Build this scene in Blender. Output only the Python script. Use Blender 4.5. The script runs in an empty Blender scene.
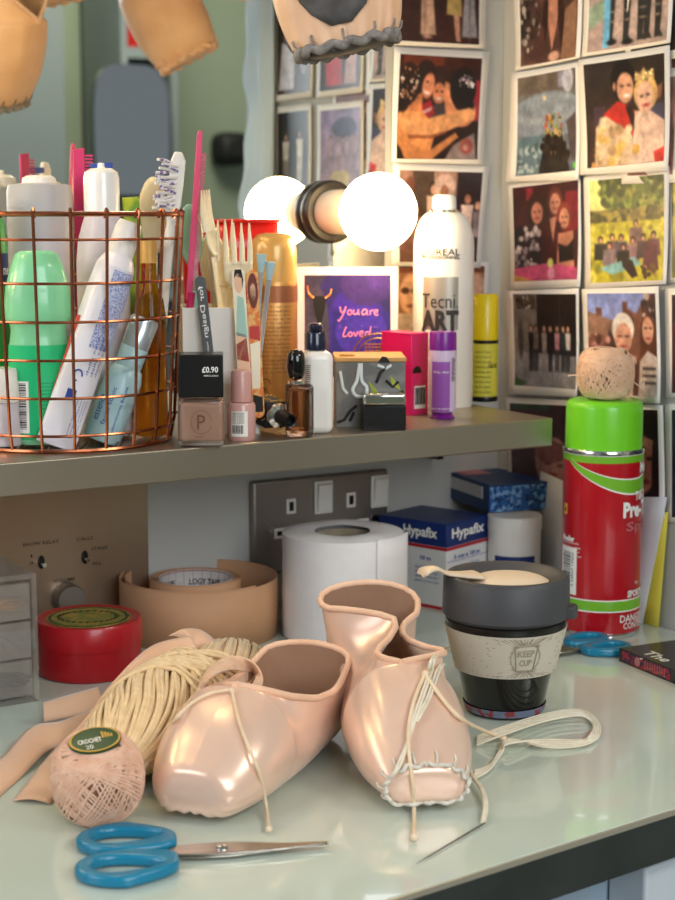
import bpy, bmesh, math, random
import numpy as np
from mathutils import Vector, Matrix
random.seed(7); RNG = np.random.RandomState(11)
PI = math.pi
sc = bpy.context.scene
COL = sc.collection
# ------------------------------------------------------------------ camera and plan geometry
F = 1600.0; CX, CY = 337.5, 450.0
T = 0.75                      # table top height
H = 0.358                     # camera above the table
PITCH = math.atan(235.0 / F)
CP, SP = math.cos(PITCH), math.sin(PITCH)
CAM = Vector((0, 0, T + H))
def ray(px, py):
    v = (py - CY) / F
    return Vector(((px - CX) / F, CP - v * SP, -SP - v * CP))
def at_z(px, py, z=0.0):      # point seen at a pixel, z above the table
    d = ray(px, py); return CAM + d * ((T + z - CAM.z) / d.z)
def on_plane(px, py, p0, n):
    d = ray(px, py); return CAM + d * ((p0 - CAM).dot(n) / d.dot(n))
def at_y(px, py, y):
    d = ray(px, py); return CAM + d * (y / d.y)
def depth(p):
    q = p - CAM; return q.y * CP - q.z * SP
def M_(px, p): return px * depth(p) / F      # pixels to metres at p
def zrow(p, py):              # height above the table of row py at plan point p
    d = ray(337.5, py); return CAM.z + p.y * d.z / d.y - T
ANG = math.radians(31)
EU = Vector((math.cos(ANG), math.sin(ANG), 0)); NB = Vector((math.sin(ANG), -math.cos(ANG), 0))
NR = -EU                       # right wall faces back along -EU
B0 = CAM + ray(317, 473) * 1.49; B0.z = T
def wall_b(px, py, w=0.0): return on_plane(px, py, B0 + NB * w, NB)
CORNER = wall_b(500, 300); CORNER.z = T
def wall_r(px, py, w=0.0): return on_plane(px, py, CORNER + NR * w, NR)
SD = 0.20                      # shelf depth
se = on_plane(553, 418, B0 + NB * SD, NB)
SH = se.z - T                  # shelf top above the table
def u_of(p): return (p - B0).dot(EU)
def shelf(px, w, z=0.0):       # point on the shelf under pixel column px, w out from the wall
    p = on_plane(px, 440, B0 + NB * w, NB); p.z = T + SH + z; return p
def table_c(px, py, r=0.0):    # centre of a round thing whose front touches the table at a pixel
    p = at_z(px, py); d = Vector((p.x, p.y, 0)).normalized(); return p + d * r
def facing(p): return -math.atan2(p.x, p.y)   # turn so that local -Y looks to the viewer
# ------------------------------------------------------------------ mesh builder
class Geo:
    def __init__(s): s.v = []; s.f = []; s.m = []
    def add(s, vs, fs, mi=0, mx=None):
        b = len(s.v)
        s.v += [tuple(mx @ Vector(p)) if mx is not None else tuple(p) for p in vs]
        s.f += [tuple(b + i for i in f) for f in fs]; s.m += [mi] * len(fs); return s
    def box(s, x0, x1, y0, y1, z0, z1, mi=0, mx=None):
        vs = [(x, y, z) for z in (z0, z1) for y in (y0, y1) for x in (x0, x1)]
        return s.add(vs, [(0, 2, 3, 1), (4, 5, 7, 6), (0, 1, 5, 4), (2, 6, 7, 3), (0, 4, 6, 2), (1, 3, 7, 5)], mi, mx)
    def lathe(s, prof, seg=40, mi=0, mx=None):
        vs = []; fs = []; idx = []
        for r, z in prof:
            if r < 1e-6: idx.append([len(vs)]); vs.append((0, 0, z))
            else:
                idx.append(list(range(len(vs), len(vs) + seg)))
                vs += [(r * math.cos(2 * PI * k / seg), r * math.sin(2 * PI * k / seg), z) for k in range(seg)]
        for a, b in zip(idx, idx[1:]):
            for k in range(seg):
                k2 = (k + 1) % seg
                if len(a) == 1 and len(b) == 1: continue
                if len(a) == 1: fs.append((a[0], b[k2], b[k]))
                elif len(b) == 1: fs.append((a[k], a[k2], b[0]))
                else: fs.append((a[k], a[k2], b[k2], b[k]))
        return s.add(vs, fs, mi, mx)
    def tube(s, pts, r, seg=8, closed=False, mi=0, mx=None):
        P = [Vector(p) for p in pts]; n = len(P)
        R = r if isinstance(r, (list, tuple)) else [r] * n
        vs = []; fs = []; up = None
        for i in range(n):
            a = P[i - 1] if (i > 0 or closed) else P[i]; b = P[(i + 1) % n] if (i < n - 1 or closed) else P[i]
            t = (b - a); t = t.normalized() if t.length > 1e-9 else Vector((0, 0, 1))
            if up is None: up = t.orthogonal().normalized()
            up = up - t * up.dot(t); up = up.normalized() if up.length > 1e-6 else t.orthogonal().normalized()
            w = t.cross(up)
            vs += [P[i] + (up * math.cos(2 * PI * k / seg) + w * math.sin(2 * PI * k / seg)) * R[i] for k in range(seg)]
        for i in range(n if closed else n - 1):
            j = (i + 1) % n
            for k in range(seg):
                k2 = (k + 1) % seg; fs.append((i * seg + k, i * seg + k2, j * seg + k2, j * seg + k))
        if not closed: fs += [tuple(reversed(range(seg))), tuple(range((n - 1) * seg, n * seg))]
        return s.add(vs, fs, mi, mx)
    def grid(s, fn, nu, nv, mi=0, mx=None, cu=False):
        vs = [fn(i / (nu if cu else nu - 1), j / (nv - 1)) for i in range(nu) for j in range(nv)]
        fs = [(i * nv + j, ((i + 1) % nu) * nv + j, ((i + 1) % nu) * nv + j + 1, i * nv + j + 1) for i in range(nu if cu else nu - 1) for j in range(nv - 1)]
        return s.add(vs, fs, mi, mx)
    def prism(s, pts, z0, z1, mi=0, mx=None):
        n = len(pts); vs = [(x, y, z0) for x, y in pts] + [(x, y, z1) for x, y in pts]
        fs = [tuple(reversed(range(n))), tuple(range(n, 2 * n))] + [(i, (i + 1) % n, n + (i + 1) % n, n + i) for i in range(n)]
        return s.add(vs, fs, mi, mx)
    def patch(s, r, a0, a1, z0, z1, n=16, mi=0):   # piece of a cylinder, angle 0 towards -Y
        return s.grid(lambda u, v: (r * math.sin(a0 + (a1 - a0) * u), -r * math.cos(a0 + (a1 - a0) * u), z0 + (z1 - z0) * v), n, 2, mi)
    def text(s, txt, w, h, fn=None, mi=0, bold=0.0, mx=None, cx=True):
        vs, fs = text_mesh(txt, bold)
        xs = [p[0] for p in vs]; ys = [p[1] for p in vs]
        x0, x1, y0, y1 = min(xs), max(xs), min(ys), max(ys)
        if w is None: w = h * (x1 - x0) / (y1 - y0)
        o = 0.5 if cx else 0
        q = [((p[0] - x0) / (x1 - x0) * w - o * w, (p[1] - y0) / (y1 - y0) * h - o * h) for p in vs]
        return s.add([fn(*p) if fn else (p[0], p[1], 0) for p in q], fs, mi, mx)
_tc = {}
def text_mesh(txt, bold=0.0):
    if (txt, bold) in _tc: return _tc[(txt, bold)]
    cu = bpy.data.curves.new('t', 'FONT'); cu.body = txt; cu.offset = bold; cu.resolution_u = 2
    ob = bpy.data.objects.new('t', cu); COL.objects.link(ob)
    me = bpy.data.meshes.new_from_object(ob.evaluated_get(bpy.context.evaluated_depsgraph_get()))
    r = ([tuple(v.co) for v in me.vertices], [tuple(p.vertices) for p in me.polygons])
    bpy.data.objects.remove(ob); bpy.data.curves.remove(cu); bpy.data.meshes.remove(me)
    _tc[(txt, bold)] = r; return r
def cylmap(r, a0, z0): return lambda x, y: (r * math.sin(a0 + x / r), -r * math.cos(a0 + x / r), z0 + y)
def facemap(o, rx, up):
    o, rx, up = Vector(o), Vector(rx), Vector(up); return lambda x, y: tuple(o + rx * x + up * y)
def front(x, y, z): return facemap((x, y, z), (1, 0, 0), (0, 0, 1))
def Rx(a): return Matrix.Rotation(a, 4, 'X')
def Ry(a): return Matrix.Rotation(a, 4, 'Y')
def Rz(a): return Matrix.Rotation(a, 4, 'Z')
def Tr(*p): return Matrix.Translation(Vector(p))
def catmull(P, n=8, closed=False):
    P = [Vector(p) for p in P]; out = []; m = len(P)
    for i in range(m if closed else m - 1):
        g = lambda k: P[k % m] if closed else P[max(0, min(m - 1, k))]
        a, b, c, d = g(i - 1), g(i), g(i + 1), g(i + 2)
        for k in range(n):
            t = k / n
            out.append(0.5 * ((2 * b) + (c - a) * t + (2 * a - 5 * b + 4 * c - d) * t * t + (3 * b - a - 3 * c + d) * t ** 3))
    if not closed: out.append(P[-1])
    return out
def interp(x, xs, ys): # smooth monotone-ish
    x = min(max(x, xs[0]), xs[-1])
    for i in range(len(xs) - 1):
        if x <= xs[i + 1]:
            h = xs[i + 1] - xs[i]; t = (x - xs[i]) / h
            g = lambda k: 0 if k <= 0 and False else ((ys[min(k + 1, len(ys) - 1)] - ys[max(k - 1, 0)]) / (xs[min(k + 1, len(xs) - 1)] - xs[max(k - 1, 0)]))
            m0, m1 = g(i) * h, g(i + 1) * h
            return (2 * t ** 3 - 3 * t * t + 1) * ys[i] + (t ** 3 - 2 * t * t + t) * m0 + (-2 * t ** 3 + 3 * t * t) * ys[i + 1] + (t ** 3 - t * t) * m1
    return ys[-1]
def obj(name, g, mats, parent=None, loc=None, rotz=0, sharp=40, bevel=0, seg=2, sub=0, solid=0, off=-1, inner=0, weld=False, mx=None, lim=30):
    me = bpy.data.meshes.new(name); me.from_pydata(g.v, [], g.f)
    mats = mats if isinstance(mats, (list, tuple)) else [mats]
    for m in mats: me.materials.append(m)
    me.polygons.foreach_set('material_index', [min(i, len(mats) - 1) for i in g.m])
    bm = bmesh.new(); bm.from_mesh(me)
    if weld: bmesh.ops.remove_doubles(bm, verts=bm.verts, dist=1e-5)
    bmesh.ops.recalc_face_normals(bm, faces=bm.faces) if weld != 'keep' else None
    bm.to_mesh(me); bm.free()
    me.polygons.foreach_set('use_smooth', [True] * len(me.polygons)); me.set_sharp_from_angle(angle=math.radians(sharp))
    o = bpy.data.objects.new(name, me); COL.objects.link(o)
    if parent is not None: o.parent = parent
    if loc is not None: o.location = loc
    if rotz: o.rotation_euler = (0, 0, rotz)
    if mx is not None: o.matrix_local = mx
    if solid:
        d = o.modifiers.new('s', 'SOLIDIFY'); d.thickness = solid; d.offset = off; d.material_offset = inner; d.material_offset_rim = inner
    if sub: d = o.modifiers.new('u', 'SUBSURF'); d.levels = sub; d.render_levels = sub
    if bevel:
        d = o.modifiers.new('b', 'BEVEL'); d.width = bevel; d.segments = seg; d.limit_method = 'ANGLE'; d.angle_limit = math.radians(lim); d.harden_normals = False
    return o
def tag(o, label, cat, group=None):
    o['label'] = label; o['category'] = cat
    if group: o['group'] = group
    return o
def thing(name, label, cat, loc, rotz=0, group=None, mx=None):
    o = bpy.data.objects.new(name, None); COL.objects.link(o); o.empty_display_size = .02
    if mx is not None: o.matrix_world = mx
    else: o.location = loc; o.rotation_euler = (0, 0, rotz)
    return tag(o, label, cat, group)
def struct(o): o['kind'] = 'structure'; return o
# ------------------------------------------------------------------ materials
def lin(c):
    if isinstance(c, str): c = [int(c[i:i + 2], 16) / 255 for i in (0, 2, 4)]
    return tuple((x / 12.92 if x <= .04045 else ((x + .055) / 1.055) ** 2.4) for x in c)
def mat(name, col, rough=.5, metal=0, spec=.5, trans=0, ior=1.45, sheen=0, coat=0, bump=None, var=None, aniso=0, emit=0, emitc=None, stretch=None, coatr=.05, alpha=1, attr=None, sss=0):
    m = bpy.data.materials.new(name); m.use_nodes = True; nt = m.node_tree; N = nt.nodes; L = nt.links
    b = N['Principled BSDF']; c = lin(col) + (1,)
    b.inputs['Base Color'].default_value = c; b.inputs['Roughness'].default_value = rough; b.inputs['Metallic'].default_value = metal
    b.inputs['Specular IOR Level'].default_value = spec; b.inputs['Transmission Weight'].default_value = trans; b.inputs['IOR'].default_value = ior
    b.inputs['Sheen Weight'].default_value = sheen; b.inputs['Coat Weight'].default_value = coat; b.inputs['Coat Roughness'].default_value = coatr
    b.inputs['Anisotropic'].default_value = aniso; b.inputs['Alpha'].default_value = alpha
    if sss: b.inputs['Subsurface Weight'].default_value = sss; b.inputs['Subsurface Radius'].default_value = (.006, .004, .003)
    if emit: b.inputs['Emission Color'].default_value = lin(emitc or col) + (1,); b.inputs['Emission Strength'].default_value = emit
    if attr:
        a = N.new('ShaderNodeAttribute'); a.attribute_name = attr; L.new(a.outputs['Color'], b.inputs['Base Color'])
    if bump or var:
        tc = N.new('ShaderNodeTexCoord'); src = tc.outputs['Object']
        if stretch:
            mp = N.new('ShaderNodeMapping'); mp.inputs['Scale'].default_value = stretch; L.new(src, mp.inputs['Vector']); src = mp.outputs['Vector']
    if var:
        n = N.new('ShaderNodeTexNoise'); n.inputs['Scale'].default_value = var[0]; n.inputs['Detail'].default_value = 5; L.new(src, n.inputs['Vector'])
        r = N.new('ShaderNodeMix'); r.data_type = 'RGBA'
        c2 = lin(var[1]) + (1,)
        r.inputs['A'].default_value = c; r.inputs['B'].default_value = c2
        mr = N.new('ShaderNodeMapRange'); mr.inputs['From Min'].default_value = var[2] if len(var) > 2 else .35; mr.inputs['From Max'].default_value = var[3] if len(var) > 3 else .65
        L.new(n.outputs['Fac'], mr.inputs['Value']); L.new(mr.outputs['Result'], r.inputs['Factor']); L.new(r.outputs['Result'], b.inputs['Base Color'])
    if bump:
        n = N.new('ShaderNodeTexNoise'); n.inputs['Scale'].default_value = bump[0]; n.inputs['Detail'].default_value = 4; L.new(src, n.inputs['Vector'])
        bp = N.new('ShaderNodeBump'); bp.inputs['Strength'].default_value = bump[1]; bp.inputs['Distance'].default_value = bump[2] if len(bump) > 2 else .001
        L.new(n.outputs['Fac'], bp.inputs['Height']); L.new(bp.outputs['Normal'], b.inputs['Normal'])
    return m
K = {}
def k(name, *a, **kw):
    K[name] = mat(name, *a, **kw)
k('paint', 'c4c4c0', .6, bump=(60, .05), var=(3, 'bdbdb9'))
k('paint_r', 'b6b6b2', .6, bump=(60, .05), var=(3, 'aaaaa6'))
k('steel', 'a89f90', .36, .85, bump=(300, .03, .0002), var=(5, '9e9586'))
k('panel_steel', 'b39c86', .36, .85, bump=(300, .03, .0002), var=(6, 'a6907b'))
k('plate_steel', '98918a', .40, .85, bump=(300, .03, .0002), var=(20, '908982'))
k('chrome', 'd8d8d8', .12, 1)
k('blade', 'b5b0a8', .24, 1, bump=(80, .03, .0002), stretch=(1, 20, 1), var=(30, '9c968c'))
k('mirror', 'e4e9e6', .01, 1)
k('glass_top', 'ccd6c8', .10, 0, .5, coat=.5, coatr=.03, var=(2.5, 'c2d0c4'))
k('edge', '4c524f', .35, .5, bump=(120, .06, .0003), var=(20, '424845'))
k('edge_lip', 'a9a391', .4, .3)
k('white_plastic', 'eeeae2', .35, var=(20, 'e8e4dc'))
k('white_gloss', 'f2f0ec', .18, coat=.3)
k('ivory', 'efe3c4', .35, sss=.1, var=(12, 'e9dab4'))
k('black', '0d0c0c', .3, var=(20, '131111'))
k('black_gloss', '090808', .1, coat=.5)
k('paper', 'f0ece6', .55, var=(15, 'e9e4dd'))
k('print', 'ffffff', .35, coat=.15, coatr=.2, attr='Col')
k('satin', 'f1ceb8', .26, .24, .7, sheen=.15, bump=(60, .10, .0010), var=(24, 'ecc4ac', .3, .7))
k('satin_old', 'eabd96', .42, 0, .5, sheen=.2, bump=(300, .12, .0006), var=(30, 'dfad84', .3, .7))
k('lining', 'e9caae', .8, bump=(700, .2, .0004), var=(20, 'e0bd9e'))
k('insole', 'a37f66', .7, bump=(200, .15, .0004), var=(18, '967259'))
k('binding', 'efc3a3', .6, sheen=.3, bump=(900, .2, .0004), var=(40, 'e6b694'))
k('cord', 'f0d9ba', .7, bump=(900, .3, .0003), var=(90, 'e6cba8'))
k('cord_white', 'ece3cf', .65, bump=(900, .3, .0003), var=(90, 'e0d5bd'))
k('darn', 'e3ded2', .8, bump=(900, .5, .0006), var=(200, 'd0cabc'))
k('suede', '6e6864', .9, bump=(160, .5, .001), var=(70, '4a4644', .35, .65))
k('suede_edge', 'a09890', .9, bump=(400, .8, .0015), var=(120, '77706a', .35, .65))
k('leather', '5b5653', .7, bump=(120, .35, .0008), var=(60, '3d3a39', .35, .65))
k('ribbon', 'e3b795', .5, sheen=.4, bump=(1200, .12, .0002), var=(25, 'dcae8b'), alpha=1)
k('yarn', 'eed3a6', .8, sheen=.3, bump=(1500, .5, .0004), var=(150, 'dfbf8c', .3, .7))
k('crochet_core_shade', '8f6450', .9)  # core darkened to paint the shade in the gaps between threads
k('crochet', 'f0c8ad', .75, sheen=.3, bump=(1500, .4, .0003), var=(150, 'dda98b', .3, .7))
k('crochet_pale', 'eec7a6', .75, sheen=.3, bump=(1500, .4, .0003), var=(150, 'e0b48f', .3, .7))
k('green_label', '0f4a2c', .35, var=(60, '0b3c22'))
k('gold_print', 'c9a24a', .4, .3)
k('teal', '0f7fa3', .3, coat=.2, var=(15, '0d7799'))
k('tissue', 'f1ecea', .9, bump=(500, .25, .0006), var=(40, 'ebe5e3'))
k('card_tube', 'a39684', .8, bump=(300, .2), var=(60, '94876f'))
k('tape', 'cf9f7b', .65, bump=(800, .1, .0002), var=(14, 'c6956f'))
k('tape_print', 'd8d2cf', .5, var=(60, 'cfc8c4'))
k('print_red', 'a4454a', .5)
k('print_dark', '2a2624', .5)
k('red_tin', 'bc1622', .32, 0, coat=.2, var=(15, 'a5101c'))
k('tin_label', 'b59a42', .4, .2, var=(120, '7d8a3a', .45, .55))
def clear(name, col, ior, rough=.02):
    m = mat(name, col, rough, trans=1, ior=ior)
    return m
K['acrylic'] = mat('acrylic', 'b5aea6', .12, coat=.5, alpha=.24)
K['glass'] = clear('glass', 'f4f2ee', 1.35, .01)
K['frost'] = mat('frost', 'd9d8dc', .35, trans=.45, ior=1.3)
K['amber'] = clear('amber', 'e2a23c', 1.3, .03)
K['brown_glass'] = clear('brown_glass', 'a8805c', 1.3, .02)
k('navy', '16306e', .4, var=(20, '132a62'))
k('hyp_red', 'b3192b', .45)
k('box_white', 'dedcda', .5, var=(25, 'd6d4d2'))
k('blue_pat', '2a62a8', .45, var=(150, '7fb0dd', .50, .58))
k('blue_dark', '1d3f74', .45, var=(25, '1a3868'))
k('pink_label', 'c98a92', .5, var=(20, 'b9777f'))
k('cup_lid', '444447', .5, var=(20, '3e3e41'))
k('cup_body', '0b0a0a', .12, coat=.4)
k('cup_band', 'c9c0b1', .65, bump=(300, .1), var=(30, 'c2b9aa'))
k('cup_band_line', '9b8e7c', .7)
k('cup_plug', 'e2cdb2', .5, var=(20, 'dcc6aa'))
k('cup_print_reflection', '6e7890', .4, var=(160, '8c3a3c', .5, .55))
k('can_red', 'b8101f', .28, 0, coat=.3, var=(10, 'b00e1c'))
k('can_green', '76b82a', .35, coat=.2, var=(10, '70b026'))
k('cap_green', '78d626', .3, coat=.2, sss=.05, var=(10, '72ce22'))
k('print_white', 'f2efe8', .45)
k('print_pink', 'c06468', .5)
k('print_yellow', 'e8b43a', .5)
k('book_black', '17151a', .3, coat=.3, var=(30, '1d1a20'))
k('book_art', 'a8243c', .4, var=(220, '2c2a50', .47, .53))
k('book_pages', 'd8d2c4', .8, var=(200, 'c8c1b2'))
k('envelope', 'dcdadd', .6, var=(10, 'd4d2d6'))
k('yellow_paper', 'e2d552', .6, var=(10, 'd9cb48'))
k('copper', 'b8714f', .22, 1, bump=(200, .05, .0002), var=(60, 'a5603f'))
k('mint', '84d8a2', .28, coat=.3, sss=.1, var=(8, '90dcaa'))
k('mint_label', '1fc47c', .4, var=(12, '22b876'))
k('green_dark', '1d6e4a', .4, var=(12, '1a6442'))
k('green_bottle', '3fa84e', .35, var=(12, '389a46'))
k('lavender', 'd6cdd2', .35, var=(12, 'cfc5cb'))
k('paste_white', 'ebe9ee', .3, coat=.2, var=(12, 'e2e0e8'))
k('paste_blue', '7482bd', .4, var=(1300, 'd5d8ea', .46, .54))
k('paste_red', 'd23a30', .35)
k('print_blue', '2c4aa0', .4)
k('pale_blue', 'a9cbd2', .3, var=(14, 'b4d3d6'))
k('pale_yellowgreen', 'd8e2b8', .3)
k('silver_cap', 'c9d3d8', .25, .6)
k('pink', 'd8306e', .35, coat=.2, var=(20, 'cf2a66'))
k('pink_clear', 'e2507e', .3, sss=.1)
k('bristle', '7c6a9a', .6, var=(300, 'e8e2e8', .48, .52))
k('yellow_green', 'b9c83a', .4, var=(60, '6fa032', .45, .55))
k('varnish', 'c8a08c', .25, coat=.4, var=(20, 'c0978300'[:6]))
k('varnish_pink', 'd2a49c', .25, coat=.3, var=(20, 'cb9a92'))
k('cap_pink', 'cf9c94', .3, coat=.2)
k('grey_file', '565a5c', .6, bump=(900, .3, .0003), var=(60, '4e5254'))
k('gold_can', 'c9965a', .35, .55, var=(30, 'bb8748'))
k('gold_cap', 'd9a95e', .3, .2, coat=.3)
k('copper_band', 'a4694a', .35, .6)
k('print_brown', '6d4426', .5)
k('navy_cap', '141a33', .18, coat=.4)
k('lotion', 'eeeae4', .3, coat=.1, sss=.1)
k('cloth_grey', '7c7b78', .75, bump=(800, .3, .0003), var=(55, '6a6967', .45, .55))
k('cloth_white', 'd9e1e2', .7)
k('cloth_yellow', 'b5b840', .7, var=(90, '8f9a3a'))
k('cloth_black', '1b1a19', .7)
k('wood_lid', 'c79a5e', .5, bump=(40, .1), stretch=(1, 12, 1), var=(12, 'b78848'))
k('magenta', 'd81a6c', .35, coat=.2, var=(12, 'cf1664'))
k('magenta_dark', '7e0f2c', .4)
k('purple', '7a1a8c', .3, coat=.2, var=(15, '721684'))
k('purple_body', '9a58b0', .3, var=(15, '9250a8'))
k('clear_pale', 'cdb8d4', .25)
k('hair_white', 'efece6', .28, .05, coat=.3, var=(10, 'eae7e1'))
k('hair_silver', 'b6b1aa', .3, .6, stretch=(1, 1, 1), var=(10, 'a9a49c'))
k('yellow', 'e8cf12', .32, coat=.2, var=(12, 'e0c60e'))
k('yellow_label', 'd8cf4a', .4, var=(60, 'cfc53c'))
k('red_plastic', 'd22018', .3, coat=.2, var=(12, 'c81c14'))
k('gold_wire', 'cf9f58', .25, 1)
k('holder', 'd9cbb8', .4, var=(12, 'd2c3af'))
k('collar', '231d18', .35)
K['bulb'] = mat('bulb', 'fff0d0', .3, emit=28, emitc=(1.0, .87, .64))
k('hair_teal', '9ec4b6', .5)
k('art_cream', 'eadfc6', .45)
k('art_orange', 'd9752e', .45, var=(200, 'e0a860', .48, .54))
k('art_teal', '4f9a92', .45, var=(160, 'd7e0d2', .48, .54))
k('art_skin', 'e6b896', .5)
k('art_hair', '6a2418', .5)
k('art_red', 'b8322c', .5)
k('room_green', 'a6b194', .7, var=(2, '9faa8d'))
k('room_grey', '8d9691', .7, var=(2, '868f8a'))
k('room_dark', '23241f', .6, var=(3, '1b1c18'))
k('room_floor', '5d5a55', .6, var=(4, '55524d'))
k('fabric_blue', 'd3e2ea', .8, sheen=.3, bump=(60, .3), var=(9, 'c6d8e2'))
k('cabinet', 'a8bccb', .45, var=(5, 'a0b5c5'))
k('cabinet_white', 'cdd6dc', .45, bump=(40, .05), var=(12, 'c5ced5'))
k('neon', 'ff9ac0', .5)
k('neon_dim', '7a4fd0', .5)
# ------------------------------------------------------------------ the setting
def uz(u, w, z): return B0 + EU * u + NB * w + Vector((0, 0, z))
UC = u_of(CORNER)
UL = -1.25                       # left end of the back wall
def wallbox(name, u0, u1, w0, w1, z0, z1, m, bevel=0):
    g = Geo().box(u0, u1, -w1, -w0, z0, z1); o = obj(name, g, m, None, B0, ANG, bevel=bevel); return o
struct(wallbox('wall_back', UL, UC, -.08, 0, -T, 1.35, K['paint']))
RW = 0.54                        # length of the side wall that carries the photos
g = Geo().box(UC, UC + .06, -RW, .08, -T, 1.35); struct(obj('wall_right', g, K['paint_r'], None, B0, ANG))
struct(wallbox('floor', -3.2, 3.2, -.08, 4.2, -T - .05, -T, K['room_floor']))
OW = 3.3                         # opposite side of the room, seen in the mirror
struct(wallbox('wall_opposite', -3.2, 3.2, OW, OW + .08, -T, 1.75, K['room_green']))
struct(wallbox('ceiling', -3.2, 3.2, -.08, 4.2, 1.75, 1.8, K['paint']))
def reflect(p): q = Vector(p); return q - NB * (2 * (q - B0).dot(NB))
def opp(px, py, w=OW):           # point at w in front of the mirror whose reflection shows at the pixel
    p = on_plane(px, py, B0 - NB * w, NB); q = reflect(p); return u_of(q), q.z - T
def oppbox(name, px0, px1, py0, py1, w0, w1, m, bevel=0):
    a, b = opp(px0, py0, w0), opp(px1, py1, w0)
    return wallbox(name, min(a[0], b[0]), max(a[0], b[0]), w0, w1, min(a[1], b[1]), max(a[1], b[1]), m, bevel)
# grey cupboard front, dark doorway and shelf on the opposite wall (seen in the mirror)
o = oppbox('wardrobe', -130, 72, -60, 420, OW - .35, OW - .002, K['room_grey'], .004)
tag(o, 'tall grey wardrobe reflected dimly in the mirror behind the pointe shoes', 'wardrobe')
a0, a1 = opp(76, -80), opp(140, 420)
w = thing('dark_bookcase', 'dark open bookcase reflected in the mirror above the wire basket', 'bookcase', B0, ANG)
lo, hi = min(a0[0], a1[0]), max(a0[0], a1[0])
obj('back_panel', Geo().box(lo, hi, -OW + .002, -OW + .02, -T, 1.5), K['room_dark'], w)
for s in (lo, hi - .02): obj('side_panel', Geo().box(s, s + .02, -OW + .02, -OW + .3, -T, 1.5), K['room_grey'], w)
for py in (60, 300):
    z = opp(100, py, OW - .2)[1]; obj('shelf_board', Geo().box(lo + .02, hi - .02, -OW + .02, -OW + .3, z, z + .03), K['room_grey'], w)
z = opp(100, 60, OW - .2)[1] + .03
g = Geo().lathe([(0, 0), (.05, 0), (.055, .1), (.03, .16), (.02, .2), (0, .2)], 20)
tag(obj('red_jar', g, K['red_plastic'], None, uz((lo + hi) / 2, OW - .16, z + .002)), 'dark red jar on the bookcase shelf reflected in the mirror', 'jar')
# oval mirror and dark bag on the opposite wall, only reflected
a0, a1 = opp(94, 62, OW - .37), opp(172, 195, OW - .37); ov_u, ov_z = (a0[0] + a1[0]) / 2, (a0[1] + a1[1]) / 2; ov_a, ov_b = abs(a1[0] - a0[0]) / 2, abs(a1[1] - a0[1]) / 2
ovm = thing('oval_mirror', 'pale rounded mirror on the dark bookcase, seen only as a blurred reflection above the basket', 'mirror', uz(ov_u, OW - .352, ov_z), ANG)
se_ = lambda s_: [(ov_a * s_ * math.copysign(abs(math.cos(q * PI / 24)) ** .5, math.cos(q * PI / 24)), ov_b * s_ * math.copysign(abs(math.sin(q * PI / 24)) ** .6, math.sin(q * PI / 24))) for q in range(48)]
obj('frame', Geo().prism(se_(1.0), 0, .02, mx=Rx(PI / 2)), K['chrome'], ovm)
obj('pane', Geo().prism(se_(.9), .0201, .024, mx=Rx(PI / 2)), K['room_grey'], ovm)
a0, a1 = opp(214, 132, OW - .06), opp(247, 166, OW - .06)
bg = wallbox('dark_bag', min(a0[0], a1[0]), max(a0[0], a1[0]), OW - .10, OW - .002, min(a0[1], a1[1]), max(a0[1], a1[1]), K['room_dark'], .03)
tag(bg, 'small dark bag on the far wall reflected beside the glowing bulb', 'bag')
# window of the room with daylight
def area(name, loc, target, sx, sy, power, col):
    l = bpy.data.lights.new(name, 'AREA'); l.shape = 'RECTANGLE'; l.size = sx; l.size_y = sy; l.energy = power; l.color = col
    o = bpy.data.objects.new(name, l); COL.objects.link(o); o.location = loc
    o.rotation_euler = (Vector(target) - Vector(loc)).to_track_quat('-Z', 'Y').to_euler(); return o
area('window_daylight', (.85, -1.0, T + 1.0), (0, 1.1, T + .1), 1.1, 1.2, 28, (.90, .94, 1.0))
area('window_daylight', (-1.5, -0.1, T + .95), (0, 1.1, T + .05), 0.8, 1.0, 13, (.90, .94, 1.0))
area('added_room_fill', uz(.9, 2.3, 1.72), uz(.9, 2.6, -.3), .9, .9, 46, (1.0, .95, .86))  # added fill lamp that brightens the far wall shown in the mirror
wd = bpy.data.worlds.new('w'); sc.world = wd; wd.use_nodes = True
wd.node_tree.nodes['Background'].inputs['Color'].default_value = (.82, .9, 1, 1); wd.node_tree.nodes['Background'].inputs['Strength'].default_value = .31
# ------------------------------------------------------------------ mirror, steel shelf, counter
MU = u_of(wall_b(382, 200))
m = thing('wall_mirror', 'large frameless mirror on the wall above the steel shelf', 'mirror', B0, ANG)
obj('mirror_glass', Geo().box(UL + .01, MU, -.0045, -.0005, SH + .002, 1.05), K['mirror'], m)
SU = u_of(se)
s = thing('steel_shelf', 'brushed steel wall shelf carrying the toiletries', 'shelf', B0, ANG)
obj('shelf_top', Geo().box(UL, SU, -SD, -.006, SH - .0245, SH), K['steel'], s, bevel=.0012, seg=2)
bu = u_of(wall_b(447, 460, .03))
obj('bracket', Geo().box(bu - .006, bu + .002, -.022, -.0005, SH - .06, SH - .0246), K['black'], s, bevel=.001)
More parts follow.
